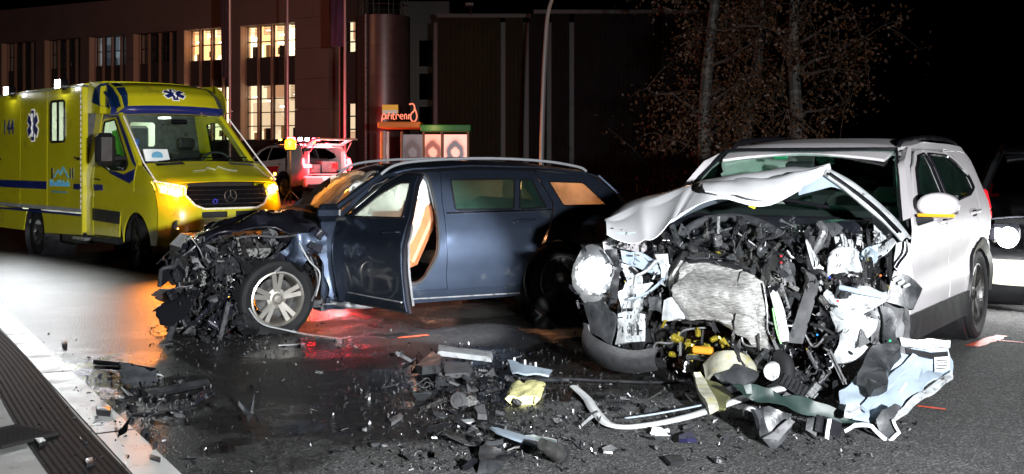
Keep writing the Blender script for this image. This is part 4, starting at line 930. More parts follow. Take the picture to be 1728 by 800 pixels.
sl1=rnd([(-.42,.72),(-.42,.80),(-.06,.80),(-.06,.72)],.02); sl2=[(-y,z) for y,z in sl1[::-1]]; lowg=rnd([(-.62,.42),(-.60,.56),(.60,.56),(.62,.42)],.03)
face('bumper',[(-.90,.36),(.90,.36),(.90,1.19),(.56,1.155),(.56,1.13),(-.56,1.13),(-.56,1.155),(-.90,1.19)],'amb_yellow',holes=[rnd(gr,.02),sl1,sl2,lowg]+[[(p[0]*.998,p[1]) for p in h] for h in ([(-.62,1.125),(-.88,1.178),(-.87,1.055),(-.71,.995),(-.625,1.01)],[(.62,1.125),(.88,1.178),(.87,1.055),(.71,.995),(.625,1.01)])])
g=face('grille',gr,'gloss_black',off=-.03)
for z in (.90,.96,1.02,1.08):
    wgt=.46 if z<.93 else .55; b=MB(); b.tube([V(Xf(y,z)-.005,y,z) for y in [lerp(-wgt,wgt,i/8) for i in range(9)]],.012,6,True,.6); b.build('grille_bar',M['dark_metal'],g)
b=MB(); 
for i in range(16):
    a=i/16*6.283; a2=(i+1)/16*6.283; b.tube([V(Xf(0,1.0)+.02,.085*math.cos(a),1.0+.085*math.sin(a)),V(Xf(0,1.0)+.02,.085*math.cos(a2),1.0+.085*math.sin(a2))],.01,6,False)
for a in (90,210,330): b.tube([V(Xf(0,1)+.02,0,1.0),V(Xf(0,1)+.02,.08*math.cos(R(a)),1.0+.08*math.sin(R(a)))],[.012,.006],6)
b.build('badge',M['dark_metal'],g)
b=MB()
for a in range(0,360,45): b.box((Xf(-.22,.95)+.01,-.22+.03*math.cos(R(a)),.93+.03*math.sin(R(a))),(.008,.018,.01),rot=(R(a),0,0))
b.build('blue_mark',mk('blue_mark',(.05,.05,.6),.4,em=(.1,.1,1),es=.25),g)
face('intake',sl1,'black_plastic',off=-.03); face('intake',sl2,'black_plastic',off=-.03); face('lower_intake',lowg,'black_plastic',off=-.04)
# retroreflective dashed tape, its shine given as glow, along the grille, lamp tops and windscreen pillars
path=[(.60,1.10),(.605,1.02),(.50,.885),(.38,.838),(-.38,.838),(-.50,.885),(-.605,1.02),(-.59,1.125),(-.90,1.20)]
tp=resamp([tuple(p) for p in path],.075,False)
for a,c in zip(tp,tp[1:]+[path[-1]]):
    m=Vector(a).lerp(Vector(c),.86); b=MB(); A_=V(Xf(*a)+.008,a[0],a[1]);C_=V(Xf(m.x,m.y)+.008,m.x,m.y); b.tube([A_,C_],.013,6,True); b.build('reflective_dash',M['reflective_glow'],am)
for s in(-1,1):
    pa=[V(Xf(s*.86,1.20)+.01,s*.88,1.205),V(.16,s*.87,1.44),V(-.30,s*.83,1.80),V(-.74,s*.79,2.14)]
    Q=[]; 
    for i in range(3):
        n=max(2,int((pa[i+1]-pa[i]).length/.075)); Q+=[pa[i].lerp(pa[i+1],j/n) for j in range(n)]
    for a,c in zip(Q,Q[1:]): b=MB(); b.tube([a,a.lerp(c,.84)],.010,5); b.build('reflective_dash',M['reflective_glow'],am)
    # headlamps (flashing indicator)
    hl=hlR if s<0 else hlL
    lm=MB()
    o=face('headlamp',hl,'gloss_black',off=-.07); face('lamp_lens',hl,'lens_clear',par=o,off=.006,thick=.006)
    b=MB()
    for (yy,zz) in ((.67,1.05),(.74,1.07),(.81,1.09)): b.lathe([(0,.0),(.035,.0),(.04,-.02)],14,Matrix.Translation((Xf(s*yy,zz)-.03,s*yy,zz))@Matrix.Rotation(R(-90),4,'Z'))
    b.build('projector',M['ind_core'],o)
    b=sheet(hl,lambda y,z:V(Xf(y,z)-.045,y,z),.05,[[(s*.64,1.02),(s*.85,1.07),(s*.85,1.11),(s*.64,1.08)]],.01); b.build('indicator',M['ind_orange'],o)
    lamp('indicator_glow','POINT',(Xf(s*.74,1.08)+.14,s*.78,1.08),16,(1,.30,.03),.07,parent=am)
    lamp('indicator_light','SPOT',(Xf(s*.74,1.08)+.05,s*.76,1.08),260,(1,.25,.025),.07,cone=130,blend=.6,parent=am).rotation_euler=Vector((1,.0,-.12)).to_track_quat('-Z','Y').to_euler()
    b=MB(); b.lathe([(0,.0),(.05,.0),(.06,.012),(.06,-.03)],20,Matrix.Translation((Xf(s*.74,.64)+.012,s*.74,.64))@Matrix.Rotation(R(-90),4,'Z')); b.build('fog_lamp',M['chrome'],am)
# bonnet
def hood(v,y): return Xf(y,lerp(1.17,1.43,v))
b=gridsheet(lambda u,v:V(Xf(lerp(-.86,.86,u),lerp(1.165,1.425,v))+.0,lerp(-.87,.87,u)*(1-.02*v),lerp(1.165,1.425,v)+.035*(1-(2*u-1)**2)),24,10,.015); b.build('bonnet',M['amb_yellow'],am,40)
for s in(-1,1):
    b=gridsheet(lambda u,v:V(Xf(lerp(.34,.72,u)*s,lerp(1.375,1.405,v)),s*lerp(.34,.72,u),lerp(1.375,1.405,v)+.04*(1-(lerp(.34,.72,u)/.87)**2)+.008),8,2,.004); b.build('bonnet_vent',M['gloss_black'],am)
tubeobj('bonnet_logo',[V(Xf(y,z)+.0,y,z+.042) for y,z in ((-.34,1.29),(-.16,1.30),(-.08,1.335),(0,1.305),(.1,1.35),(.18,1.30),(.3,1.29))],.006,M['silver_strip'],am,k=0)
# windscreen
def ws(u,v): 
    y=lerp(-.83,.83,u)*(1-.10*v); return V(lerp(.10,-.76,v)-.10*abs(2*u-1)**3,y,lerp(1.43,2.15,v))
b=gridsheet(lambda u,v:ws(lerp(.03,.97,u),lerp(.03,.96,v)),16,10,.006); b.build('windscreen',M['glass'],am,60)
for u in (0,1): tubeobj('windscreen_pillar',[ws(u,v)+V(-.03,0,0) for v in (0,.5,1)],.045,M['amb_yellow'],am)
tubeobj('screen_seal',[ws(lerp(.02,.98,i/10),.015) for i in range(11)],.022,M['gloss_black'],am,k=0)
for uu,e in ((.12,.62),(.52,.95)): 
    b=MB(); b.tube([ws(uu,.02)+V(.03,0,.01),ws((uu+e)/2,.07)+V(.03,0,.02),ws(e,.09)+V(.025,0,.02)],.010,6); b.build('wiper',M['gloss_black'],am)
# roof dome over the cab
pr=[(-.70,2.13),(-.66,2.19),(-.68,2.26),(-.78,2.42),(-.98,2.54),(-1.3,2.60),(-1.70,2.62)]
def dome(u,v,off=0):
    p=plerp([V(a,0,c) for a,c in pr],v); y=lerp(-.87,.87,u); k=abs(2*u-1); return V(p.x-.10*k**2-.16*k**8+off,y,p.z-.03*k**2-.05*k**8*(v>.3)+off*.5)
b=gridsheet(lambda u,v:dome(u,v),30,24,.015); b.build('cab_roof',M['amb_yellow'],am,50)
b=gridsheet(lambda u,v:dome(u,v*.30,.006),30,6,.004); b.build('roof_band',M['amb_blue'],am,50)
for s in (0,1): 
    b=gridsheet(lambda u,v:dome(abs(s-u*lerp(.10,.17,v)),lerp(.30,.97,v),.006),8,10,.004); b.build('roof_corner_decal',M['amb_blue_dark'],am,50)
def star(fn,r,par,m='amb_blue'):
    for k in range(3):
        a=R(90+60*k); d=V(math.cos(a),math.sin(a),0); n_=V(-d.y,d.x,0)
        b=gridsheet(lambda u,v:fn((d*lerp(-r,r,u)+n_*lerp(-r*.26,r*.26,v)).x,(d*lerp(-r,r,u)+n_*lerp(-r*.26,r*.26,v)).y,.010+.001*k),8,3,.003); b.build('star_of_life',M[m],par)
        b=gridsheet(lambda u,v:fn((d*lerp(-r*1.09,r*1.09,u)+n_*lerp(-r*.36,r*.36,v)).x,(d*lerp(-r*1.09,r*1.09,u)+n_*lerp(-r*.36,r*.36,v)).y,.005+.001*k),8,3,.002); b.build('star_outline',M['reflective_glow'],par)
    P=[V(.0,-r*.75,0),V(.0,r*.8,0)]; b=MB(); b.tube([Vector(fn(0,lerp(-r*.75,r*.8,t/6),.018)) for t in range(7)],r*.035,5)
    b.tube([Vector(fn(r*.13*math.sin(t*.9),lerp(-r*.6,r*.55,t/14),.02)) for t in range(15)],r*.03,5); b.build('staff',M['reflective_glow'],par)
def dome_xy(a,c,o):   # a across, c up in metres near the middle of the dome face
    v=.50+c*.62; u=.5+a/1.74; p=dome(u,max(.32,min(.98,v))); return p+V(.75*o,0,.7*o)
star(dome_xy,.155,am)
# box body
def WBx(x,z): return HWB-.9*max(0,z-2.50)**1.3
secs=[(-1.72,-3.08),(-3.09,-4.28),(-4.29,-5.60)]
rarch=[(-3.665+.46*math.cos(R(a)),.36+.45*math.sin(R(a))) for a in range(0,181,12)]
for s in(-1,1):
    w1=rnd([(-2.36,1.75),(-2.36,2.36),(-2.92,2.36),(-2.92,1.75)],.06)
    o=pan('box_door',[(-1.72,.72),(-3.085,.72),(-3.085,2.54),(-1.72,2.54)],WBx,'amb_yellow',s,holes=[w1],step=.12)
    sidepanel('window_glass',w1,WBx,M['glass_foggy'],o,s,off=-.012,thick=.004)
    L_=[V(u,s*(WBx(u,v)+.004),v) for u,v in resamp(w1,.07)]; b=MB(); b.tube(L_+[L_[0]],.02,6,False); b.build('window_trim',M['gloss_black'],o)
    b=MB(); b.box((-2.64,s*(HWB+.002),2.055),(.05,.02,.6)); b.build('window_divider',M['gloss_black'],o)
    handle(-1.86,1.50,WBx,o,M['gloss_black'],s,.17)
    o=pan('box_side',[(-3.095,.72),(-4.285,.72),(-4.285,2.54),(-3.095,2.54)],WBx,'amb_yellow',s,step=.12)
    if s<0:
        star(lambda a,c,o_:V(-3.70+a,-(HWB+o_),2.02+c),.235,am)
    o=pan('box_side',[(-4.295,.72),(-5.60,.72),(-5.60,2.54),(-4.295,2.54)],WBx,'amb_yellow',s,step=.12); handle(-5.30,1.50,WBx,o,M['gloss_black'],s,.17)
    pan('skirt',[(-1.72,.40),(-3.19,.36)]+rarch[:4]+[(-3.33,.69),(-1.72,.69)],WBx,'amb_yellow',s)
    pan('skirt',[(-4.13,.36),(-5.58,.36),(-5.58,.69),(-4.0,.69)],WBx,'amb_yellow',s)
    for z0,z1,m_,of in ((.72,.775,'silver_strip',.008),(.665,.70,'amb_blue',.006)):
        for x0,x1 in ((-1.72,-3.08),(-3.09,-4.28),(-4.29,-5.6)): pan('trim_strip' if m_=='silver_strip' else 'blue_line',[(x0,z0),(x1,z0),(x1,z1),(x0,z1)],lambda x,z:HWB,m_,s,off=of,thick=.006,step=.3)
    pan('blue_stripe',[(-3.11,1.03),(-5.6,1.03),(-5.6,1.15),(-3.11,1.15)],lambda x,z:HWB,'amb_blue',s,off=.005,thick=.003,step=.3)
    pan('blue_stripe',[(-1.73,1.05),(-2.02,1.05),(-2.02,1.13),(-1.73,1.13)],lambda x,z:HWB,'amb_blue',s,off=.005,thick=.003,step=.3)
    b=MB(); b.lathe([(.46,s*.45),(.45,s*.955),(.435,s*.96),(.43,s*.45)],32,Matrix.Translation((-3.665,0,.36))); b.build('arch_liner',M['black_plastic'],am)
    tubeobj('roof_gutter',[V(-1.72,s*.94,2.545),V(-3.6,s*.94,2.545),V(-5.6,s*.94,2.545)],.02,M['silver_strip'],am,k=0)
    # edge of the box towards the cab
    b=MB(); b.box((-1.705,s*.93,1.48),(.03,.09,2.1),bev=.01); b.build('corner_post',M['amb_yellow'],am)
    b=MB()
    for i in range(22): b.box((-1.735,s*(HWB+.008),.8+i*.08),(.022,.004,.055))
    b.build('edge_tape',M['reflective_glow'],am)
b=sheet([(-1.72,-.93),(-5.6,-.93),(-5.6,.93),(-1.72,.93)],lambda x,y:(x,y,2.62-.06*abs(y/.93)**4),.3,thick=-.02); b.build('box_roof',M['amb_yellow'],am)
for x_,n_ in ((-1.705,'bulkhead'),(-5.6,'tail_wall')):
    hs=[rnd([(-.66,1.62),(-.66,2.06),(-.42,2.06),(-.42,1.62)],.04),rnd([(-.26,1.68),(-.26,2.04),(.14,2.04),(.14,1.68)],.05)] if n_=='bulkhead' else []
    b=sheet([(-.95,.42),(.95,.42),(.95,2.56),(-.95,2.56)],lambda y,z:(x_,y,z),.25,hs,.03); b.build(n_,M['amb_yellow'] if n_!='bulkhead' else M['grey_plastic'],am)
M['lining']=mk('lining',(.62,.66,.62),.5)
b=MB(); b.box((-3.6,0,.5),(3.7,1.8,.06)); b.box((-3.2,.9,1.5),(2.8,.04,2.0)); b.box((-4.4,0,1.5),(.04,1.8,2.0)); b.build('lining',M['lining'],am)
b=MB(); b.box((-2.2,.0,1.75),(.3,.4,.5),bev=.04); b.box((-2.1,-.05,1.72),(.1,.28,.22),bev=.04); b.box((-2.3,-.62,1.7),(.3,.1,.5)); b.build('equipment',M['grey_plastic'],am)
b=MB(); b.box((-2.02,-.08,1.74),(.04,.2,.12),bev=.02); b.build('monitor',mk('monitor_blue',(.05,.15,.6),.4),am)
lamp('compartment_light','AREA',(-2.9,0,2.5),75,(.95,1,.95),1.2,target=None,parent=am)
b=MB(); b.box((-2.9,0,2.53),(1.6,.3,.03),bev=.01); b.build('ceiling_light',emit('ceiling_light',(.95,1,.93),4),am)
# cab interior
b=MB(); b.tube(smoothline([(.0,y,1.37) for y in(-.8,-.3,.3,.8)],3),.14,10,True,.7); b.box((-.05,0,1.1),(.4,1.6,.4),bev=.08); b.build('dashboard',M['interior'],am)
seat_o=[(-1.05,-.48),(-1.05,.48)]
for x,y in seat_o:
    b=MB(); b.box((x,y,.98),(.5,.5,.16),bev=.06); b.box((x-.28,y,1.32),(.14,.48,.62),rot=(0,-.15,0),bev=.06); b.box((x-.34,y,1.72),(.1,.26,.18),bev=.04); b.build('seat',M['interior'],am)
b=MB(); b.box((-1.0,0,.62),(1.3,1.7,.06)); b.build('cab_floor',M['interior'],am)
b=MB(); b.tube([(-.38+.06*math.cos(a/16*6.283),.45+.2*math.cos(a/16*6.283),1.42+.17*math.sin(a/16*6.283)) for a in range(17)],.018,8,False); b.build('steering_wheel',M['leather'],am)
b=MB(); b.box((.0,-.62,1.53),(.02,.34,.20),rot=(0,-.5,0)); o=b.build('dash_card',mk('card',(.8,.85,.85),.6,em=(.8,.95,1),es=.12),am)
b=MB(); b.lathe([(0,.012),(.06,.012),(.06,.0)],20,Matrix.Translation((.012,-.62,1.53))@Matrix.Rotation(R(-90),4,'Z')@Matrix.Scale(1.3,4,(1,0,0))); b.build('card_emblem',M['logo_blue'],am)
M['hivis']=mk('hivis',(.20,.70,.06),.8,em=(.2,.8,.1),es=.10)
b=crease(random.Random(9),.34,.42,6,.6,.02); o=b.build('hanging_vest',M['hivis'],am); o.location=(-.95,-.70,1.72); o.rotation_euler=(R(90),0,0)
b=MB(); b.box((-.62,.0,2.02),(.06,.24,.07),bev=.02); b.build('interior_mirror',M['gloss_black'],am)
lamp('cab_lamp_light','POINT',(-1.1,0,2.02),6,(1,.93,.85),.05,parent=am); b=MB(); b.box((-1.1,0,2.09),(.2,.12,.03),bev=.01); b.build('cab_lamp',emit('cab_lamp',(1,.93,.85),4),am)
# lettering on the box: 144, crest and the two lines beneath it (too small to read)
def textobj(s_,x,z,size,m,par,ext=.003,y=None,mirror=False):
    c=bpy.data.curves.new('lettering','FONT'); c.body=s_; c.size=size; c.extrude=ext; c.align_x='CENTER'
    o=bpy.data.objects.new('lettering',c); col.objects.link(o)
    dg_=bpy.context.evaluated_depsgraph_get(); me=bpy.data.meshes.new_from_object(o.evaluated_get(dg_)); bpy.data.objects.remove(o)
    o=bpy.data.objects.new('lettering',me); me.materials.clear(); me.materials.append(M[m]); col.objects.link(o); o.parent=par; return o
o=textobj('144',0,0,.36,'amb_blue',am); o.location=(-4.83,-(HWB+.006),1.90); o.rotation_euler=(R(90),0,0)
o=textobj('Mountain',0,0,.15,'logo_blue',am); bpy.data.objects.remove(o)
for k,(x0,x1) in enumerate(((-2.90,-2.84),(-2.16,-2.12),(-2.06,-2.02))):
    b=MB(); b.box(((x0+x1)/2,-(HWB+.004),1.28),(x1-x0,.004,.16)); b.build('hinge_plate',M['gloss_black'],am)
b=MB(); y=-(HWB+.006)
b.tube([V(x,y,z) for x,z in ((-2.78,1.22),(-2.62,1.33),(-2.52,1.26),(-2.42,1.37),(-2.22,1.22))],.013,5); b.build('mountain_emblem',M['logo_blue'],am)
rs=random.Random(3); x=-2.96
for i in range(15):
    b=MB(); w_=rs.uniform(.03,.045); h_=rs.choice((.06,.06,.095)); 
    b.tube([V(x,y,1.085),V(x,y,1.085+h_)],.008,4); b.tube([V(x,y,1.14),V(x+w_*.6,y,1.145),V(x+w_*.7,y,1.09)],.008,4); b.build('letter_stroke',M['logo_blue'],am); x+=w_+.017
b=MB(); b.box((-2.58,y,1.0),(.62,.003,.022)); b.build('lettering_line',M['logo_blue'],am)
# chassis, steps, wheels
b=MB(); b.box((-2.4,0,.45),(5.2,.9,.18)); b.box((.25,0,.5),(1.0,1.3,.4),bev=.1); b.box((-2.5,-.72,.33),(.6,.28,.2),bev=.03); b.box((-2.5,.72,.33),(.6,.28,.2),bev=.03); b.build('chassis',M['black_plastic'],am)
b=MB(); b.box((-1.95,-.82,.33),(.42,.24,.05),bev=.01); b.build('step',M['bare_metal'],am)
b=MB(); b.box((-.98,-.88,.36),(.9,.12,.1),bev=.02); b.build('cab_step',M['black_plastic'],am)
for s in(-1,1):
    wheel(am,0,s*.80,.35,.35,.22,.21,s,M['dark_metal'],'solid',6,steer=R(-14))
    wheel(am,-3.665,s*.82,.35,.35,.2,.21,s,M['dark_metal'],'solid',6); wheel(am,-3.665,s*.56,.35,.35,.2,.21,s,M['dark_metal'],'solid',6)
# scene lamps on the roof edge
for x in (-2.35,-4.62):
    b=MB(); b.box((x,-1.02,2.60),(.22,.12,.15),bev=.02); b.box((x,-.95,2.54),(.05,.1,.06)); o=b.build('scene_lamp',M['gloss_black'],am)
    b=MB(); b.box((x,-1.086,2.60),(.19,.012,.12),bev=.004); b.build('led_lens',emit('led_white',(.96,.98,1),110),o)
    p0=V(x,-1.13,2.59); lamp('scene_lamp_light','SPOT',p0,620,(.93,.97,1),.09,target=None,cone=128,blend=.35,parent=am).rotation_euler=(Vector((.25,-1,-.55))).to_track_quat('-Z','Y').to_euler()
# beacons on the roof front are unlit; small amber repeater on the far wing
b=MB(); b.lathe([(0,0),(.02,0),(.022,-.02)],10,Matrix.Translation((.45,.93,1.28))); b.build('wing_lamp',M['ind_orange'],am)
# ================================================================ COMPACT OFF-ROADER BODY (used whole for the patrol car, wrecked for the white car)
def WS(x,z):
    y=.925-.40*max(0,z-1.08)-.25*max(0,z-1.45)-.10*max(0,.55-z)
    y+=.012*math.exp(-((z-(.98+.01*x))/.05)**2)-.022*math.exp(-((z-.66-.04*(-x-1.2))/.09)**2)
    if x<-2.9: y-=.30*(x+2.9)**2
    if x>.15: y-=.22*(x-.15)**2
    for c in (0,-2.70):
        if abs(x-c)<.7: y+=.022*math.exp(-((math.hypot(x-c,z-.36)-.47)/.05)**2)
    return y
def RS(x):
    pts=[(-1.02,1.47),(-1.3,1.565),(-1.9,1.615),(-2.7,1.60),(-3.3,1.545),(-3.55,1.50)]
    for a,b_ in zip(pts,pts[1:]):
        if x>=b_[0]: return lerp(a[1],b_[1],(x-a[0])/(b_[0]-a[0]))
    return 1.5
def archp(c,r,a0,a1,st=12): return [(c+r*math.cos(R(a)),.36+r*math.sin(R(a))) for a in range(a0,a1,st if a1>a0 else -st)]
fwS=rnd([(-.86,1.12),(-1.18,1.40),(-1.45,1.50),(-1.66,1.515),(-1.66,1.14)],.03)
rwS=rnd([(-1.75,1.145),(-1.75,1.515),(-2.3,1.50),(-2.72,1.34),(-2.74,1.24),(-2.5,1.19)],.03)
def suv(par,paint,wrecked,glass='glass_dark',liv=None,police=False,rim='dark_metal'):
    m=paint
    for s in (1,-1):
        out=[(-.60,.42),(-1.66,.40),(-1.68,.8),(-1.68,1.12),(-1.69,1.545),(-1.44,1.535),(-1.12,1.415),(-.74,1.12),(-.62,1.08),(-.60,.7)]
        if not(police and s<0): pass
        o=sidepanel('front_door',out,WS,M[m],par,s,[fwS])
        sidepanel('window_glass',fwS,WS,M[glass],o,s,off=-.014,thick=.004)
        b=MB(); L_=[V(u,s*(WS(u,v)+.003),v) for u,v in resamp(fwS,.07)]; b.tube(L_+[L_[0]],.014,6,False); b.build('window_trim',M['gloss_black'],o)
        b=MB(); y=s*(WS(-1.47,1.02)+.03); b.tube(smoothline([(-1.36,y-s*.03,1.01),(-1.38,y,1.02),(-1.57,y,1.03),(-1.60,y-s*.03,1.03)],4),.015,8,True,.8); b.build('handle',M[m],o)
        b=MB(); b.box((-1.48,s*(WS(-1.48,1.0)-.003),1.01),(.13,.012,.055),bev=.01); b.build('handle_recess',M['gloss_black'],o)
        if not police and not(wrecked and s<0):
            # mirror
            def mf(u,v):
                a=u*6.2832; q=(v-.5)*2; r=(max(0,1-q**4))**.5; return V(-.72+.09*q-(.0), s*(.93+.135+.135*math.cos(a)*r),1.165+.085*math.sin(a)*r)
            b=gridsheet(mf,20,10,0); mo=b.build('mirror',M[m],par,60)
            b=MB(); b.tube(smoothline([V(-.615+.012*math.sin(t/6*3.14),s*(.96+.235*t/6),1.10) for t in range(7)],1),.012,6); b.build('mirror_indicator',mk('mirror_amber',(.8,.35,.02),.3,em=(1,.45,.03),es=.15),mo)
            b=MB(); b.tube([V(-.72,s*.86,1.04),V(-.74,s*1.02,1.09)],[.045,.035],8); b.build('mirror_arm',M['black_plastic'],mo)
            b=MB(); b.box((-.795,s*1.065,1.165),(.01,.22,.13)); b.build('mirror_glass',M['chrome'],mo)
        out=[(-1.695,.40),(-2.20,.42)]+archp(-2.70,.50,16,62,9)+[(-2.62,1.0),(-2.80,1.24),(-2.74,1.37),(-2.34,1.53),(-1.70,1.548),(-1.69,1.12),(-1.69,.8)]
        o=sidepanel('rear_door',out,WS,M[m],par,s,[rwS])
        sidepanel('window_glass',rwS,WS,M[glass],o,s,off=-.014,thick=.004)
        b=MB(); L_=[V(u,s*(WS(u,v)+.003),v) for u,v in resamp(rwS,.07)]; b.tube(L_+[L_[0]],.014,6,False); b.build('window_trim',M['gloss_black'],o)
        b=MB(); y=s*(WS(-2.47,1.05)+.03); b.tube(smoothline([(-2.36,y-s*.03,1.04),(-2.38,y,1.05),(-2.55,y,1.06),(-2.58,y-s*.03,1.06)],4),.015,8,True,.8); b.build('handle',M[m],o)
        b=MB(); b.box((-2.47,s*(WS(-2.47,1.0)-.003),1.04),(.13,.012,.055),bev=.01); b.build('handle_recess',M['gloss_black'],o)
        o=sidepanel('rear_quarter',archp(-2.70,.45,178,55,12)+[(-2.44,.80),(-2.63,1.0),(-2.815,1.24),(-2.75,1.385),(-2.35,1.545),(-3.30,1.52),(-3.42,1.36),(-3.60,1.16),(-3.70,.95),(-3.70,.72),(-3.62,.45),(-3.15,.38)],WS,M[m],par,s)
        # black cladding round the arches and along the sill
        arcs=[-2.70]+([0] if not wrecked else [])
        for c in arcs:
            P_=[(c+.47*math.cos(R(a)),.36+.47*math.sin(R(a))) for a in range(0,181,12)]+[(c+.385*math.cos(R(a)),.36+.385*math.sin(R(a))) for a in range(180,-1,-12)]
            sidepanel('arch_trim',P_,WS,M['black_plastic'],par,s,off=.012,thick=.03)
            b=MB(); b.lathe([(.40,s*.50),(.395,s*.86),(.38,s*.87),(.38,s*.5)],32,Matrix.Translation((c,0,.36))); b.build('arch_liner',M['black_plastic'],par)
        sidepanel('sill_cover',[(-.42,.24),(-2.26,.24),(-2.22,.44),(-.6,.43),(-.5,.44)],WS,M['black_plastic'],par,s,off=.012,thick=.05)
        # roof side: pillars + gutter
        sidepanel('roof_side',[(-.70,1.09),(-1.08,1.425),(-1.42,1.555),(-2.35,1.56),(-3.34,1.53),(-3.34,1.575),(-2.7,1.60),(-1.9,1.61),(-1.35,1.565),(-1.0,1.46),(-.56,1.08)],WS,M[m],par,s,off=-.004,thick=.05)
        sidepanel('pillar_inner',[(-1.60,.45),(-1.60,1.54),(-1.78,1.54),(-1.78,.45)],WS,M['interior'],par,s,off=-.05,thick=.04)
        tubeobj('roof_rail',[(-1.30,s*.64,1.56),(-1.45,s*.64,1.61),(-2.2,s*.64,1.65),(-2.9,s*.64,1.63),(-3.15,s*.64,1.585)],.017,M['gloss_black'] if wrecked else M['chrome'],par,flat=1.2)
        b=MB(); b.box((-3.56,s*.775,1.10),(.14,.05,.20),rot=(0,.35,-s*.45),bev=.02); b.box((-3.67,s*.70,.98),(.1,.24,.10),rot=(0,0,-s*.35),bev=.02); b.build('tail_lamp',emit('tail_lit',(1,.05,.06),22) if police else mk('tail_red2',(.6,.02,.03),.12,em=(1,.02,.03),es=.35),par)
    # roof
    b=sheet([(-1.02,-.62),(-1.08,0),(-1.02,.62),(-1.5,.68),(-2.7,.67),(-3.5,.60),(-3.56,0),(-3.5,-.60),(-2.7,-.67),(-1.5,-.68)],lambda x,y:(x,y,RS(x)+.03-.035*(abs(y)/.68)**3),.1,thick=.02); b.build('roof',M[m],par)
    b=MB()
    b.box((-1.9,0,.3),(3.3,1.6,.08)); b.box((-3.3,0,.5),(.5,1.3,.4),bev=.05); b.build('floor',M['interior'],par)
    b=MB(); b.tube(smoothline([(-.78,y,1.06) for y in(-.7,-.3,.3,.7)],3),.15,10,True,.6); b.box((-.7,0,.7),(.1,1.5,.7)); b.build('dashboard',M['interior'],par)
    for y in(-.38,.38): seat(par,-1.45,y,M['interior'])
    b=MB(); b.box((-2.3,0,.5),(.5,1.25,.18),bev=.06); b.box((-2.62,0,.88),(.16,1.25,.66),rot=(0,-.25,0),bev=.06); b.build('rear_bench',M['interior'],par)
    b=sheet([(-.60,1.11),(.60,1.11),(.47,1.49),(-.47,1.49)],lambda y,z:(-3.56+.33*(z-1.1),y,z),.15,thick=.004)
    if not police: b.build('rear_glass',M['glass_dark'],par)
    # windscreen
    f=lambda u,v:V(lerp(-.50,-1.12,v)-.09*(2*u-1)**2,lerp(-.85,.85,u)*(1-.23*v),lerp(1.06,1.545,v)+.035*math.sin(v*3.14))
    b=gridsheet(f,16,10,.005); b.build('windscreen',M['glass'] if wrecked else M['glass_dark'],par,60)
    b=MB(); Q=[f(0,v/6) for v in range(7)]+[f(u/8,1) for u in range(1,9)]+[f(1,1-v/6) for v in range(1,7)]+[f(1-u/8,0) for u in range(1,9)]; b.tube([q+V(.004,0,.002) for q in Q],.015,6); b.build('screen_seal',M['gloss_black'],par)
    return f
SF=Frame(1.579,7.642,-124)
sv=thing('wrecked_car','white compact off-roader facing the camera with its whole front end ripped open','car',SF.o,SF.a)
WSF=suv(sv,'white_paint',True,'glass_misted')
for s in(1,-1): wheel(sv,-2.70,s*.80,.365,.365,.235,.255,s,M['dark_metal'],'solid' if s<0 else 'multi',5)
wheel(sv,-.05,-.72,.36,.365,.235,.255,-1,M['dark_metal'],'solid',5)
sidepanel('front_wing',[(-.60,.44),(-.46,.42),(-.40,.62),(-.20,.80),(.05,.84),(.30,.76),(.34,.9),(.0,.99),(-.35,1.04),(-.60,1.06)],WS,M['white_paint'],sv,-1)
M['green_fog']=mk('green_fog',(.03,.30,.16),.6,em=(.03,.5,.25),es=.05)
b=MB(); b.box((-1.10,-.18,1.49),(.05,.10,.03),bev=.01); b.build('sensor_lamp',emit('green_led',(.02,.8,.3),.5),sv)
b=MB(); b.box((-1.02,0,1.42),(.05,.22,.08),bev=.02); b.build('interior_mirror',M['interior'],sv)
def F(px,py,x=.45): return SF.fx(px,py,x)
# passenger airbags and pale roof lining glimpsed through the glass
bag('curtain_airbag',(-1.9,.66,1.34),(1.6,.10,.3),4,par=sv); bag('curtain_airbag',(-1.9,-.66,1.34),(1.6,.10,.3),6,par=sv)
b=MB(); b.tube([(-.95+.05*math.cos(a/16*6.283),.36+.18*math.cos(a/16*6.283),1.06+.17*math.sin(a/16*6.283)) for a in range(17)],.016,8,False); b.build('steering_wheel',M['leather'],sv)
lamp('cabin_lamp_light','POINT',(-1.6,0,1.5),2,(.25,1,.6),.08,parent=sv)
b=MB(); b.box((-1.6,0,1.565),(.16,.1,.02),bev=.005); b.build('cabin_lamp',emit('cabin_lamp',(.4,1,.7),1.5),sv)
M['cowl']=mk('cowl',(.022,.024,.033),.35,var=.4,vs=6,rv=.12)
b=gridsheet(lambda u,v:V(lerp(-.40,-.02,v)+.05*math.sin(u*9),lerp(-.72,.72,u),lerp(1.05,.93,v)+.02*noise.noise(V(u*6,v*3,0))),24,6,.015); b.build('scuttle',M['cowl'],sv,50)
b=MB(); b.box((-.45,0,.75),(.06,1.45,.6)); b.build('firewall',M['black_plastic'],sv)
tubeobj('wiper',[F(1160,348,-.3),F(1290,335,-.35),F(1400,350,-.4)],.012,M['gloss_black'],sv)
for s in (1,-1):
    b=MB(); b.box((-.10,s*.52,.78),(.32,.3,.34),bev=.08); b.build('strut_tower',M['black_plastic'],sv)
b=MB(); b.box((.10,0,.62),(.62,.85,.48),bev=.10); b.build('engine_block',M['dark_metal'],sv)
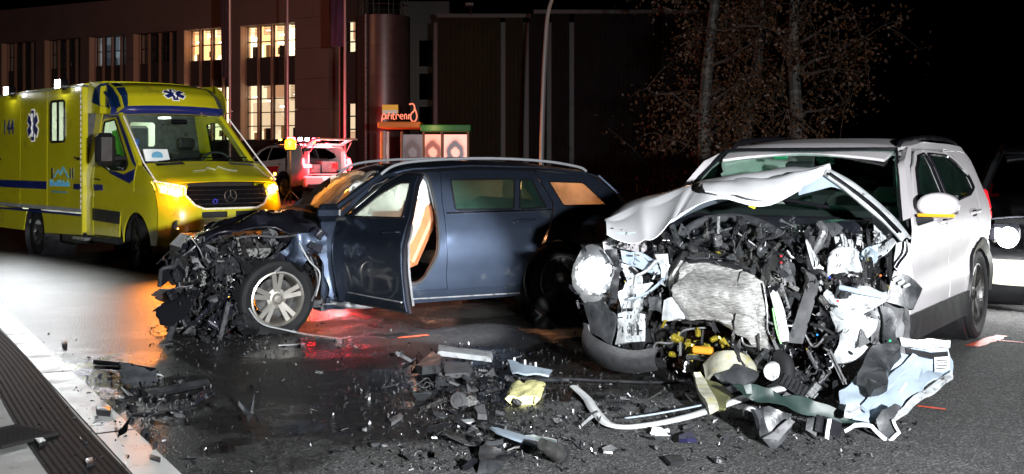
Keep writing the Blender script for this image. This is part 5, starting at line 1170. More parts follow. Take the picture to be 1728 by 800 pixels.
# bonnet: folded up like a tent in front of the windscreen
U=[F(1021,374,.15),F(1058,344,-.02),F(1130,322,-.12),F(1205,304,-.22),F(1270,293,-.24),F(1335,284,-.22),F(1402,289,-.12)]
Lw=[F(1024,396,.55),F(1075,404,.62),F(1108,391,.62),F(1148,361,.52),F(1214,335,.40),F(1296,345,.30),F(1398,290,-.05)]
M['bonnet_white']=mk('bonnet_white',(.66,.665,.68),.38,coat=.25,bump=.1,bs=18,dirt=(.22,.22,.22),ds=8,dt=.66)
US=smoothline(U,5); LS=smoothline(Lw,5)
def bon(u,v):
    p=plerp(US,u).lerp(plerp(LS,u),v)
    q=V(u*4,v*1.5,2)
    return p+V(0,0,.05*math.sin(v*3.14))+V(.3,0,.5)*.07*noise.noise(q)*math.sin(u*3.14)+V(0,0,-.03*abs(math.sin(u*14))*(v>.4)*(u<.5))
b=gridsheet(bon,56,16,.005); bo_=b.build('bonnet',M['bonnet_white'],sv,50)
strap('bonnet_underside',[F(1030,392,.5),F(1110,385,.5),F(1210,328,.3),F(1340,312,.1)],[F(1040,398,.2),F(1115,380,.1),F(1210,340,.0),F(1330,318,-.1)],M['primer'],sv,14,.01)
strap('bonnet_fold',[F(1180,316,.2),F(1230,306,.15),F(1290,300,.12),F(1400,289,.0)],[F(1190,326,.45),F(1240,330,.45),F(1310,334,.40),F(1398,293,.05)],M['bonnet_white'],sv,16,.01,bul=.03,nz=.02,seed=2)
strap('bonnet_fold',[F(1344,318,.1),F(1376,300,.05),F(1400,290,.0)],[F(1350,330,.15),F(1402,318,.1),F(1440,332,.05)],M['primer'],sv,12,.008,nz=.02,seed=4)
strap('bonnet_edge',[F(1396,288,.0),F(1432,306,.02),F(1470,335,.05),F(1508,370,.1),F(1535,404,.15)],[F(1390,296,.1),F(1420,318,.12),F(1458,350,.15),F(1494,380,.2),F(1522,410,.25)],M['white_torn'],sv,22,.014,bul=.02)
tubeobj('bonnet_seam',[F(1400,292,.14),F(1440,320,.16),F(1480,352,.2),F(1520,392,.28)],.008,M['gloss_black'],sv)
b=crease(random.Random(2),.07,.03,4,.4,.004); o=b.build('yellow_tag',mk('yellow_tag',(.8,.75,.05),.5),sv); o.location=F(1268,347,.32); o.rotation_euler=(1.2,.3,1)
# headlamp, still burning, pushed out at the corner
b=gridsheet(lambda u,v:F(lerp(985,1032,v)-10*math.sin(u*3.14)*(1-v),lerp(412,500,u),.42+.12*v)+V(.06*math.sin(v*3.14)*math.sin(u*3.14),0,0),12,8,.008); b.build('headlamp_lens',M['lens_clear'],sv,60)
hl=one('headlamp_shell',crease(random.Random(3),.26,.34,8,.25,.05),M['chrome'],parent=sv); hl.location=F(1016,455,.22); hl.rotation_euler=(R(90),0,R(80))
def ledmat(c):
    m=mk('lit_lens',(.3,.3,.3),.2); t=m.node_tree; n=t.nodes; L=t.links.new; b=n['Principled BSDF']; tc=n.new('ShaderNodeTexCoord').outputs['Object']
    d=n.new('ShaderNodeVectorMath'); d.operation='DISTANCE'; L(tc,d.inputs[0]); d.inputs[1].default_value=c
    v=n.new('ShaderNodeTexVoronoi'); v.inputs['Scale'].default_value=28; L(tc,v.inputs['Vector'])
    a=n.new('ShaderNodeMath'); a.operation='MULTIPLY_ADD'; L(v.outputs['Distance'],a.inputs[0]); a.inputs[1].default_value=.09; L(d.outputs['Value'],a.inputs[2])
    r=n.new('ShaderNodeMapRange'); r.inputs[1].default_value=.03; r.inputs[2].default_value=.20; r.inputs[3].default_value=6.5; r.inputs[4].default_value=0; L(a.outputs[0],r.inputs[0])
    p=n.new('ShaderNodeMath'); p.operation='POWER'; L(r.outputs[0],p.inputs[0]); p.inputs[1].default_value=2.2
    b.inputs['Emission Color'].default_value=(.93,.97,1,1); L(p.outputs[0],b.inputs['Emission Strength']); return m
LED=ledmat(F(1000,464,.5))
rs=random.Random(8); hlo=[(1001+rs.uniform(26,36)*math.cos(k*.314),465+rs.uniform(40,50)*math.sin(k*.314)) for k in range(20)]
b=sheet([(a/100,c/100) for a,c in hlo],lambda u,v:F(u*100,v*100,.50-.9*((u-10.0)**2+(v-4.64)**2)+.03*noise.noise(V(u*9,v*9,0))),.07,thick=.03); o=b.build('burning_lamp_unit',LED,sv,20)
rs=random.Random(5)
strap('gap_shade_strip',[F(1026,420,.5),F(1036,450,.52),F(1034,480,.52),F(1026,512,.5)],[F(1044,420,.46),F(1046,450,.48),F(1045,480,.48),F(1040,512,.48)],M['black_plastic'],sv,14,.02,nz=.03,seed=3)  # dark strip added for the shaded gap between lamp and inner wing
for k in range(22):
    px=rs.choice((rs.uniform(968,985),rs.uniform(1022,1045))); py=rs.uniform(412,515); scrap(pick(rs,[('shard',3),('bracket',1),('strip',1),('sheet',1)]),pick(rs,[('chrome',1),('gloss_black',5),('lens_clear',2),('dark_plastic',3)]),rs.randint(0,3),F(px,py,rs.uniform(.36,.56)),rs.uniform(.04,.12),rrot(rs),sv)
hp=F(985,462,.75); lamp('headlamp_light','POINT',hp,12,(.93,.97,1),.06,parent=sv)
bp0=SF.o+SF.d*hp.x+SF.n*(hp.y-.12)+V(0,0,hp.z)
lamp('assumed_headlamp_beam','SPOT',bp0,2600,(.93,.97,1),.05,target=(-.80,10.2,.40),cone=38,blend=.5)  # assumed beam: spot added and aimed to brighten the estate's rear door
strap('wing_edge',[F(972,455,.1),F(992,420,.05),F(1025,404,.0),F(1060,408,-.05)],[F(990,462,.2),F(1004,430,.2),F(1028,414,.15),F(1050,418,.1)],M['dark_plastic'],sv,12,.01)
# pale front rail frames left of the radiator
W1=M['white_torn']
strap('inner_wing',[F(1046,425,.3),F(1080,430,.32),F(1110,440,.34)],[F(1050,445,.3),F(1082,456,.34),F(1118,462,.34)],M['primer'],sv,10,.012,nz=.03,seed=1)
strap('inner_wing',[F(1045,445,.28),F(1058,470,.3),F(1046,500,.3),F(1052,520,.3)],[F(1066,448,.3),F(1082,475,.36),F(1075,505,.36),F(1080,522,.36)],W1,sv,12,.02,nz=.03,seed=2)
strap('inner_wing',[F(1044,496,.33),F(1070,480,.36),F(1100,478,.38)],[F(1052,540,.33),F(1075,532,.40),F(1088,515,.42)],W1,sv,12,.02,nz=.04,seed=5)
strap('chassis_leg',[F(1048,530,.36),F(1066,524,.40),F(1090,530,.42)],[F(1044,580,.36),F(1066,582,.42),F(1088,576,.44)],W1,sv,10,.03,nz=.025,seed=7)
strap('radiator_support',[F(1108,432,.36),F(1116,455,.4),F(1110,478,.4)],[F(1124,428,.4),F(1128,455,.42),F(1122,485,.42)],W1,sv,10,.02,nz=.03,seed=9)
strap('white_box',[F(1128,505,.46),F(1158,500,.48)],[F(1128,540,.46),F(1158,538,.5)],W1,sv,8,.07,nz=.012,seed=4)
tubeobj('tie_bar',[F(1060,470,.4),F(1090,458,.42),F(1108,440,.42)],.02,W1,sv,flat=.5)
tubeobj('tie_bar',[F(1062,505,.42),F(1092,495,.44),F(1122,470,.44)],.018,M['primer'],sv,flat=.5)
# big crumpled radiator
def radmat():
    m=mk('radiator_core',(.5,.5,.48),.5,.25,bump=0); t=m.node_tree; n=t.nodes; L=t.links.new; b=n['Principled BSDF']
    tc=n.new('ShaderNodeTexCoord').outputs['Object']; mp=n.new('ShaderNodeMapping'); mp.inputs['Scale'].default_value=(6,20,110); L(tc,mp.inputs[0])
    a=n.new('ShaderNodeTexNoise'); a.inputs['Scale'].default_value=1.2; a.inputs['Detail'].default_value=8; a.inputs['Roughness'].default_value=.7; L(mp.outputs[0],a.inputs[0])
    r=n.new('ShaderNodeValToRGB'); r.color_ramp.elements[0].position=.36; r.color_ramp.elements[0].color=(.12,.118,.112,1); r.color_ramp.elements[1].position=.62; r.color_ramp.elements[1].color=(.36,.355,.34,1); L(a.outputs[0],r.inputs[0]); L(r.outputs[0],b.inputs['Base Color'])
    bn=n.new('ShaderNodeBump'); bn.inputs['Strength'].default_value=.7; bn.inputs['Distance'].default_value=.008; L(a.outputs[0],bn.inputs['Height']); L(bn.outputs[0],b.inputs['Normal']); return m
M['radiator_core']=radmat()
def rad(u,v):
    T=[F(1150,456,.42),F(1172,440,.42),F(1220,448,.46),F(1268,466,.46),F(1292,486,.44)]; B_=[F(1142,508,.52),F(1160,538,.55),F(1205,545,.56),F(1262,572,.52),F(1302,592,.46)]
    p=plerp(T,u).lerp(plerp(B_,u),v); return p+V(.05*math.sin(v*3.14)-.07*abs(math.sin(v*4.2+u*2))**3*(u<.7)+.035*noise.noise(V(u*5,v*4,1))+.012*noise.noise(V(u*18,v*14,5)),0,0)
b=gridsheet(rad,44,30,.035); b.build('radiator',M['radiator_core'],sv,50)
for v_ in [i/14 for i in range(1,14)]:
    b=MB(); b.tube([rad(u/16,v_+.02*math.sin(u))+V(.005,0,0) for u in range(1,16)],.0026,4,False); b.build('radiator_fin',M['bare_metal'],sv)
tubeobj('radiator_tank',[F(1165,442,.45),F(1200,440,.48),F(1250,452,.5)],.022,M['black_plastic'],sv,flat=.6)
tubeobj('radiator_tube',[F(1162,436,.42),F(1210,438,.5),F(1240,442,.5)],.010,M['chrome'],sv)
strap('side_tank',[F(1296,484,.5),F(1306,520,.52),F(1314,560,.52),F(1318,578,.52)],[F(1306,482,.5),F(1318,520,.53),F(1326,560,.53),F(1330,576,.53)],M['bonnet_white'],sv,12,.03,bul=.004)
tubeobj('green_hose',[F(1304,520,.55),F(1310,555,.56),F(1318,580,.56)],.006,mk('green_hose',(.15,.45,.12),.4),sv)
tubeobj('frame_wire',[F(1288,478,.52),F(1294,520,.54),F(1296,560,.54),F(1308,572,.54)],.006,M['chrome'],sv)
strap('beam',[F(1352,450,.40),F(1362,470,.46),F(1348,520,.50),F(1328,578,.52)],[F(1366,456,.40),F(1378,474,.48),F(1366,522,.52),F(1350,580,.54)],M['grey_plastic'],sv,12,.03)
# dark corrugated hose and intake mouth
b=MB(); b.lathe([(.045,0),(.052,.01),(.052,-.03),(.04,-.10),(.032,-.10),(.036,-.01),(.045,0)],24); o=b.build('intake_mouth',M['dark_plastic'],sv); o.location=F(1291,424,.35); o.rotation_euler=(R(25),0,R(-100))
tubeobj('intake_duct',[F(1296,432,.3),F(1308,448,.28),F(1318,462,.22)],[.045,.05],M['black_plastic'],sv,10)
tubeobj('big_hose',[F(1150,395,.1),F(1190,372,.05),F(1250,368,.05),F(1300,385,.1),F(1340,415,.15),F(1350,450,.2)],.03,M['dark_plastic'],sv,10)
tubeobj('big_hose',[F(1180,405,.25),F(1240,392,.2),F(1290,395,.2)],.026,M['black_plastic'],sv,10)
tubeobj('cable_run',[F(1170,402,.2),F(1235,385,.25),F(1238,384,.25)],.007,M['grey_plastic'],sv)
b=MB(); b.box((0,0,0),(.10,.16,.24),bev=.03); o=b.build('airbox',M['dark_plastic'],sv); o.location=F(1322,460,.3); o.rotation_euler=(.3,.1,.4)
b=MB(); b.box((0,0,0),(.10,.24,.20),bev=.04); o=b.build('battery_cover',M['dark_plastic'],sv); o.location=F(1392,402,.1); o.rotation_euler=(.15,.2,.2)
for c_,px,py in (('red_cap',1318,443),('red_cap',1318,432)):
    b=MB(); b.cyl((0,0,-.006),(0,0,.006),.008,n=10); o=b.build(c_,mk(c_,(.35,.02,.02),.3),sv); o.location=F(px,py,.42)
b=MB(); b.lathe([(0,.012),(.022,.012),(.027,0)],16); o=b.build('chrome_cap',M['chrome'],sv); o.location=F(1351,437,.42); o.rotation_euler=(0,0,R(-90))
# right-hand torn inner wing, white
PW=M['white_torn']
strap('torn_inner_wing',[F(1358,412,.42),F(1378,436,.42),F(1395,452,.42)],[F(1364,416,.45),F(1372,442,.48),F(1392,478,.45)],PW,sv,22,.012,rows=9,nz=.05,seed=1)
strap('torn_inner_wing',[F(1395,440,.38),F(1430,425,.36),F(1456,432,.36)],[F(1392,480,.44),F(1430,470,.46),F(1462,446,.42)],PW,sv,22,.015,rows=9,nz=.08,seed=3,bul=.04)
strap('torn_inner_wing',[F(1436,424,.30),F(1466,412,.28),F(1490,402,.24)],[F(1446,436,.36),F(1476,440,.36),F(1482,452,.32)],M['primer'],sv,22,.015,rows=9,nz=.07,seed=5)
strap('torn_inner_wing',[F(1396,486,.46),F(1440,490,.48),F(1494,500,.44)],[F(1396,526,.50),F(1440,532,.54),F(1486,508,.48)],PW,sv,22,.02,rows=9,nz=.07,seed=7,bul=.03)
strap('torn_inner_wing',[F(1408,526,.50),F(1440,520,.52),F(1466,530,.5)],[F(1412,562,.5),F(1444,566,.56),F(1456,548,.52)],PW,sv,22,.02,rows=9,nz=.08,seed=9)
strap('torn_inner_wing',[F(1420,560,.5),F(1440,556,.54),F(1458,566,.52)],[F(1418,606,.5),F(1440,612,.56),F(1460,600,.52)],PW,sv,22,.02,rows=9,nz=.08,seed=11)
tubeobj('blue_strut',[F(1418,485,.56),F(1450,492,.58),F(1492,500,.52)],.016,M['primer'],sv)
strap('hinge_post',[F(1470,362,.02),F(1474,390,.02),F(1472,425,.05)],[F(1486,360,.02),F(1496,390,.04),F(1492,418,.08)],PW,sv,12,.02,nz=.02,seed=2)
strap('hinge_post',[F(1494,372,.02),F(1504,395,.03)],[F(1512,376,.02),F(1520,402,.03)],PW,sv,8,.02,nz=.015,seed=4)
for a in ((1412,400,1414,430),(1422,396,1426,424),(1434,405,1438,428),(1450,396,1446,420)):
    tubeobj('panel_tab',[F(a[0],a[1],.2),F((a[0]+a[2])/2+2,(a[1]+a[3])/2,.24),F(a[2],a[3],.26)],.016,PW,sv,flat=.4)
strap('lock_panel',[F(1470,430,.25),F(1490,418,.2),F(1508,404,.15)],[F(1476,440,.3),F(1496,428,.25),F(1514,410,.2)],PW,sv,10,.01,nz=.02,seed=6)
# torn front wing remnant beside the door
strap('wing_remnant',[F(1510,408,-.05),F(1524,404,-.08),F(1536,410,-.1)],[F(1510,450,-.1),F(1526,470,-.15),F(1544,478,-.2)],M['bonnet_white'],sv,12,.01,nz=.02,seed=3)
tubeobj('wing_seal',[F(1530,404,.0),F(1530,425,.0),F(1518,442,.0),F(1512,452,.0)],.009,M['gloss_black'],sv)
# dark bay behind the wing, then the liner and the vented box
b=MB(); b.box((-.25,.72,.62),(.35,.10,.62),bev=.02); b.build('wheelhouse',M['black_plastic'],sv)
strap('vent_box',[F(1506,458,.15),F(1528,466,.12),F(1548,488,.08)],[F(1492,510,.2),F(1512,516,.18),F(1534,524,.14)],M['dark_plastic'],sv,10,.06)
for k in range(3):
    b=MB(); b.box((0,0,0),(.02,.045,.018),bev=.004); o=b.build('vent_tab',PW,sv); o.location=F(1512+k*9,470+k*6,.24); o.rotation_euler=(.5,0,0)
strap('wheel_liner',[F(1462,514,.35),F(1500,514,.3),F(1528,520,.25)],[F(1470,590,.45),F(1500,606,.42),F(1522,600,.35)],M['grey_plastic'],sv,14,.015,nz=.06,seed=2,rows=8)
strap('wheel_liner',[F(1484,520,.42),F(1496,560,.46),F(1500,600,.46)],[F(1512,520,.38),F(1516,560,.4),F(1514,604,.38)],M['dark_plastic'],sv,12,.015,nz=.05,seed=5)
strap('wheel_liner',[F(1528,518,.3),F(1530,555,.34),F(1524,580,.36)],[F(1534,522,.28),F(1536,556,.3),F(1528,588,.34)],M['bare_metal'],sv,8,.01)
# lower left bumper remains, curved black
def bump(u,v):
    T=[F(990,548,.42),F(1000,566,.56),F(1030,584,.68),F(1070,594,.74),F(1112,588,.76)]; B_=[F(992,596,.40),F(1006,610,.56),F(1034,622,.70),F(1072,627,.76),F(1110,622,.78)]
    return plerp(smoothline(T,4),u).lerp(plerp(smoothline(B_,4),u),v)+V(.05*math.sin(v*3.14),0,0)
b=gridsheet(bump,26,22,.014); b.build('bumper_remnant',mk('scuffed_black',(.028,.028,.03),.6,var=.4,vs=18,bump=.3,bs=60),sv,40)
strap('bumper_corner',[F(985,500,.30),F(990,530,.36),F(992,560,.40)],[F(1030,510,.42),F(1036,540,.5),F(1030,580,.58)],M['dark_plastic'],sv,12,.012,nz=.04,seed=8)
strap('bumper_skin',[F(984,545,.38),F(990,585,.42),F(1000,612,.45)],[F(992,548,.44),F(998,585,.50),F(1020,612,.58)],M['grey_plastic'],sv,10,.01)
# brass coloured pump parts low in the middle
for i,(px,py,s_) in enumerate(((1143,572,.11),(1162,580,.08),(1190,588,.10),(1222,580,.09),(1205,572,.07),(1178,562,.06),(1135,598,.07))):
    scrap(('can','block')[i%2],'brass',i%3,F(px,py,.45),s_*1.5,(R(70+20*i),.3*i,.5*i),sv)
b=MB(); b.box((0,0,0),(.05,.13,.045),bev=.01); o=b.build('orange_connector',mk('orange_conn',(.55,.22,.02),.35),sv); o.location=F(1186,591,.6); o.rotation_euler=(0,0,.15)
tubeobj('cross_tube',[F(1160,602,.55),F(1185,605,.58),F(1208,610,.58)],.016,M['chrome'],sv)
tubeobj('axle_shaft',[F(1228,610,.5),F(1262,615,.5)],.03,M['bare_metal'],sv)
# yellow stained fabric lump and dark tyre-like hose below
bagm=mk('stained_cloth',(.36,.35,.27),.75,var=.4,vs=12,dirt=(.34,.30,.06),ds=9,dt=.57,bump=.6,bs=22); M['stained_cloth']=bagm
strap('stained_cover',[F(1186,628,.62),F(1205,606,.58),F(1235,604,.56),F(1268,622,.5)],[F(1192,640,.75),F(1215,628,.8),F(1245,628,.75),F(1270,634,.62)],bagm,sv,18,.02,bul=.05,nz=.03,seed=2)
tubeobj('black_elbow',[F(1312,600,.6),F(1328,612,.64),F(1328,640,.68),F(1312,655,.7),F(1300,660,.7)],.04,M['rubber'],sv,12)
b=MB(); b.lathe([(0,0),(.05,.0),(.06,-.02),(.055,-.08)],24); o=b.build('white_cap',PW,sv); o.location=F(1302,628,.66); o.rotation_euler=(0,0,R(-90))
strap('dark_shield',[F(1205,630,.75),F(1240,622,.75),F(1275,636,.7)],[F(1215,650,.85),F(1245,656,.85),F(1272,650,.8)],M['dark_plastic'],sv,10,.02,nz=.04,seed=1)
# general scrap through the bay
rs=random.Random(31)
for k in range(26):
    x0=rs.uniform(1130,1460); y0=rs.uniform(385,600); L_=rs.uniform(40,150); a=rs.uniform(0,6.28); d=rs.uniform(.38,.56) if y0>440 else rs.uniform(.1,.35)
    Q=[F(min(1490,max(1060,x0+L_*math.cos(a)*(t/4-.5)+rs.uniform(-14,14))),min(640,max(378,y0+L_*math.sin(a)*(t/4-.5)*.8+rs.uniform(-14,14)+10*math.sin(t))),d+rs.uniform(-.05,.05)) for t in range(5)]
    if 1150<x0<1300 and 445<y0<580: continue
    tubeobj(rs.choice(('hose','hose','cable')),Q,rs.choice((.007,.010,.014,.020,.026)),M[rs.choice(('black_plastic','dark_plastic','rubber','rubber','gloss_black','dark_metal','bare_metal'))],sv,8,6)
rs=random.Random(21)
tabc=[('black_plastic',5),('dark_plastic',5),('dark_metal',4),('bare_metal',1.6),('gloss_black',2),('white_torn',.9),('grey_plastic',.8)]
taby=[('brass',2),('bare_metal',2),('dark_metal',3),('black_plastic',3)]
for (x0,x1,y0,y1,d0,d1,n,tb_,s0,s1) in ((1130,1350,375,440,-.05,.38,60,[('black_plastic',6),('dark_plastic',5),('dark_metal',3),('bare_metal',.7)],.08,.2),(1160,1290,428,470,.3,.45,30,tabc,.05,.12),(1120,1320,545,625,.2,.55,34,taby,.06,.14),
        (1290,1420,470,640,.1,.5,80,tabc,.07,.2),(1380,1500,400,620,.05,.42,42,tabc,.07,.18),(1030,1140,420,600,.0,.32,34,tabc,.07,.18),(1200,1440,600,665,.4,.75,36,[('black_plastic',5),('dark_plastic',4),('grey_plastic',1),('bare_metal',.8)],.1,.24)):
    for _ in range(n):
        q=F(rs.uniform(x0,x1),rs.uniform(y0,y1),rs.uniform(d0,d1)); q.z=max(q.z,.03)
        if abs(q.y)>.95: continue
        k=pick(rs,kt); scrap(k,pick(rs,tb_),rs.randint(0,3),q,rs.uniform(s0,s1),rrot(rs),sv)
for (x0,x1,y0,y1,n) in ((1388,1475,425,605,18),(1045,1135,425,590,13),(1290,1345,430,600,14)):
    for _ in range(n): scrap(pick(rs,kt),pick(rs,[('black_plastic',5),('dark_plastic',4),('gloss_black',3),('dark_metal',3)]),rs.randint(0,3),F(rs.uniform(x0,x1),rs.uniform(y0,y1),rs.uniform(.48,.60)),rs.uniform(.04,.13),rrot(rs),sv)
pts=[]
for _ in range(2600):
    px=rs.uniform(1030,1500); py=rs.uniform(385,650); 
    if 1145<px<1300 and 450<py<575 and not rs.random()<.05: continue
    q=F(px,py,rs.uniform(.0,.52)); 
    if q.z>.012: pts.append(q)
crumbs('wreck_fragments',pts,[('black_plastic',6),('dark_metal',3),('bare_metal',.9),('white_torn',.6),('gloss_black',4),('brass',.3)],.005,.020,rs,sv,kind='stuff')
for px,py,c in ((1408,470,(.5,.02,.05)),(1400,468,(.03,.06,.5)),(1379,565,(.02,.2,.6)),(1502,575,(.02,.6,.2)),(1414,508,(.6,.02,.02)),(1486,465,(.6,.12,.02))):
    b=MB(); b.box((0,0,0),(.015,.012,.012),bev=.003); o=b.build('connector',mk('connector_'+str(px),c,.35),sv); o.location=F(px,py,.55)
# ================================================================ PATROL CAR (rear open, lights on)
PF=Frame(0,0,0)
pc=thing('patrol_car','white and red patrol car with raised tailgate and flashing roof bar, seen from behind','police car',(-7.75,35.9,gz(0,36)),R(131))
suv(pc,'white_paint',False,police=True)
PO=pc
M['red_decal']=mk('red_decal',(.65,.02,.02),.35)
for s in (1,-1):
    sidepanel('front_wing',archp(0,.47,180,-1,15)+[(.62,.36),(.74,.6),(.72,.88),(.3,1.0),(-.45,1.07),(-.60,1.06),(-.59,.42),(-.47,.40)],WS,M['white_paint'],pc,s)
    sidepanel('red_panel',[(-.62,.62),(-2.15,.62),(-2.35,.86),(-2.5,.98),(-.62,.92)],WS,M['red_decal'],pc,s,off=.004,thick=.003)
    for x in(0,-2.70): wheel(pc,x,s*.80,.365,.365,.235,.255,s,M['alloy'],'solid',5)
b=sheet([(-.86,.3),(.86,.3),(.86,.9),(-.86,.9)],lambda y,z:(.86-.22*(abs(y)/.86)**4-.2*max(0,z-.75),y,z),.15,thick=.02); b.build('nose',M['white_paint'],pc)
b=gridsheet(lambda u,v:V(lerp(.72,-.48,v),lerp(-.84,.84,u),lerp(.90,1.07,v)+.05*(1-(2*u-1)**2)),12,8,.015); b.build('bonnet',M['white_paint'],pc,50)
b=MB(); b.box((-3.66,0,.52),(.16,1.70,.34),bev=.05); b.build('rear_bumper',M['white_paint'],pc)
b=MB(); b.box((-3.73,0,.40),(.08,1.5,.14),bev=.02); b.build('bumper_cladding',M['black_plastic'],pc)
b=MB(); b.box((-3.745,0,.60),(.01,.5,.11)); b.build('number_plate',M['reflective_glow'],pc)
b=MB(); b.box((-3.655,0,.74),(.05,1.3,.03)); b.box((-3.5,.62,1.05),(.2,.05,.7)); b.box((-3.5,-.62,1.05),(.2,.05,.7)); b.build('boot_frame',M['white_paint'],pc)
b=MB(); b.box((-3.35,-.1,.95),(.4,.5,.34),bev=.02); b.box((-3.4,.38,.9),(.4,.32,.25),bev=.02); b.build('boot_boxes',M['grey_plastic'],pc)
b=MB(); b.box((-3.40,-.28,.98),(.3,.25,.2),bev=.02); b.build('red_bag',M['red_decal'],pc)
# raised tailgate
b=sheet([(-.62,0),(.62,0),(.66,.75),(.55,.98),(-.55,.98),(-.66,.75)],lambda y,z:(-3.45-.92*z/1.0,y,1.60+.10*z+.12*math.sin(z*2.6)),.15,[[(-.5,.08),(.5,.08),(.52,.48),(-.52,.48)]],.04); tgp=b.build('tailgate',M['white_paint'],pc)
for s in(1,-1): tubeobj('gas_strut',[V(-3.5,s*.62,1.25),V(-3.95,s*.6,1.66)],.014,M['bare_metal'],pc,k=0)
b=MB(); b.box((-2.1,0,1.74),(.32,1.15,.1),bev=.03); lb=b.build('light_bar',M['gloss_black'],pc)
RED=emit('beacon_red',(1,.03,.05),60); WHT=emit('beacon_white',(.95,.9,1),40); AMB=emit('beacon_amber',(1,.38,.03),35)
for y,m_ in ((-.50,RED),(-.36,RED),(-.12,WHT),(.12,WHT),(.36,RED),(.50,RED)):
    b=MB(); b.box((-2.28,y,1.78),(.04,.125,.09),bev=.01); b.build('beacon',m_,lb)
for y in(-.34,.34):
    b=MB(); b.box((-2.30,y,1.69),(.03,.12,.045),bev=.01); b.build('amber_flasher',AMB,lb)
for y in(-.12,.05): 
    b=MB(); b.box((-3.4,y,1.56),(.2,.14,.02)); b.build('boot_lamp',emit('boot_lamp',(1,.95,.92),14),pc)
b=MB(); b.lathe([(0,-.0),(.06,.0),(.06,-.04)],16,Matrix.Translation((-.9,.0,1.8))@Matrix.Rotation(R(90),4,'X')); b.build('amber_beacon',AMB,pc)
lamp('beacon_light','POINT',(-2.9,0,1.95),420,(1,.04,.05),.2,parent=pc); lamp('boot_light','POINT',(-4.2,0,1.4),55,(1,.93,.95),.1,parent=pc)
lamp('tail_light_glow','POINT',(-3.85,.75,1.0),110,(1,.02,.03),.06,parent=pc); lamp('tail_light_glow','POINT',(-3.85,-.75,1.0),110,(1,.02,.03),.06,parent=pc)
# separate amber warning light beside the patrol car
pw=at(490,272,31); wl=thing('warning_beacon','bright orange warning light on a thin stand, left of the patrol car','warning light',(pw.x,31,gz(0,31)))
b=MB(); b.cyl((0,0,0),(0,0,1.52),.025,n=8); b.build('stand',M['dark_metal'],wl)
for k in range(3): b=MB(); b.tube([(0,0,.35),(.35*math.cos(k*2.09),.35*math.sin(k*2.09),0)],.016,6); b.build('leg',M['dark_metal'],wl)
b=MB(); b.tube([(0,0,1.48),(0,0,1.54),(0,0,1.72),(0,0,1.79)],[.13,.16,.15,.05],16); b.build('lens',emit('warn_amber',(1,.30,.01),5),wl)
lamp('warning_light','POINT',(pw.x,30.7,gz(0,31)+1.65),240,(1,.33,.03),.12)
# ================================================================ PALE CAR AT THE RIGHT EDGE with its headlamps on
rc=thing('dark_car','dark car with pale bumper and dazzling headlamp, cut off by the right edge','car',(5.71,11.51,0),R(-112))
M['pale_paint']=mk('pale_paint',(.62,.62,.45),.4); M['charcoal']=mk('charcoal',(.018,.019,.021),.3,coat=.5)
suv(rc,'charcoal',False,police=False)
for s in (1,-1):
    sidepanel('front_wing',archp(0,.47,180,-1,15)+[(.62,.36),(.74,.6),(.72,.88),(.3,1.0),(-.45,1.07),(-.60,1.06),(-.59,.42),(-.47,.40)],WS,M['charcoal'],rc,s)
    for x in(0,-2.70): wheel(rc,x,s*.80,.365,.365,.235,.255,s,M['alloy'],'solid',5)
b=sheet([(-.86,.26),(.86,.26),(.86,.50),(-.86,.50)],lambda y,z:(.88-.22*(abs(y)/.86)**4,y,z),.15,thick=.02); b.build('bumper',M['pale_paint'],rc)
b=sheet([(-.5,.62),(.5,.62),(.5,.88),(-.5,.88)],lambda y,z:(.83,y,z),.15,thick=.02); b.build('grille',M['gloss_black'],rc)
b=gridsheet(lambda u,v:V(lerp(.76,-.48,v),lerp(-.84,.84,u),lerp(.90,1.07,v)+.05*(1-(2*u-1)**2)),12,8,.015); b.build('bonnet',M['gloss_black'],rc,50)
for s in(1,-1):
    b=MB(); b.box((.72,s*.68,.76),(.14,.32,.18),rot=(0,0,-s*.3),bev=.04); h=b.build('headlamp',M['gloss_black'],rc)
    b=MB(); b.lathe([(0,0),(.09,.005),(.10,-.03)],24,Matrix.Translation((.815,s*.66,.72))@Matrix.Rotation(R(-90),4,'Z')); b.build('headlamp_lens',emit('head_white',(.97,.99,1),60),h)
    lamp('headlamp_light','POINT',(.95,s*.66,.74),110,(.97,.99,1),.07,parent=rc)
# ================================================================ DEBRIS ON THE ROAD
def pxsheet(name,out,Yf,mat,thick=.008,seed=0,nz=.01,step=.10,**k):
    def fn(u,v):
        p=at(u*100,v*100,Yf(u*100,v*100)); q=p*9+V(seed,0,0); return p+Vector((noise.noise(q),noise.noise(q+V(7,0,0)),noise.noise(q+V(0,7,0))))*nz
    return sheet([(a/100,b/100) for a,b in out],fn,step,thick=thick).build(name,mat if not isinstance(mat,str) else M[mat],k.pop('par',None),30,**k)
def flat(name,out,h,mat,label=None,cat=None,z0=.006,curl=.0,seed=0,par=None,group=None):
    """a flat piece lying on the road, outlined where it lies"""
    P_=[gnd(a,b) for a,b in out]; c=sum(P_,V(0,0,0))/len(P_); n=len(P_); rs=random.Random(seed+int(out[0][0]))
    b=MB(); lo=[];hi=[]
    for p in P_:
        z=z0+curl*max(0,(p-c).length-.03)*rs.uniform(.3,1.3); lo.append((p.x,p.y,z)); q=p.lerp(c,.06); hi.append((q.x,q.y,z+h))
    b.add(lo+hi+[(c.x,c.y,z0+h*1.3)],[tuple(range(n))[::-1]]+[(i,(i+1)%n,(i+1)%n+n,i+n) for i in range(n)]+[(i+n,(i+1)%n+n,2*n) for i in range(n)])
    return b.build(name,M[mat] if isinstance(mat,str) else mat,par,25,label=label,cat=cat,group=group)
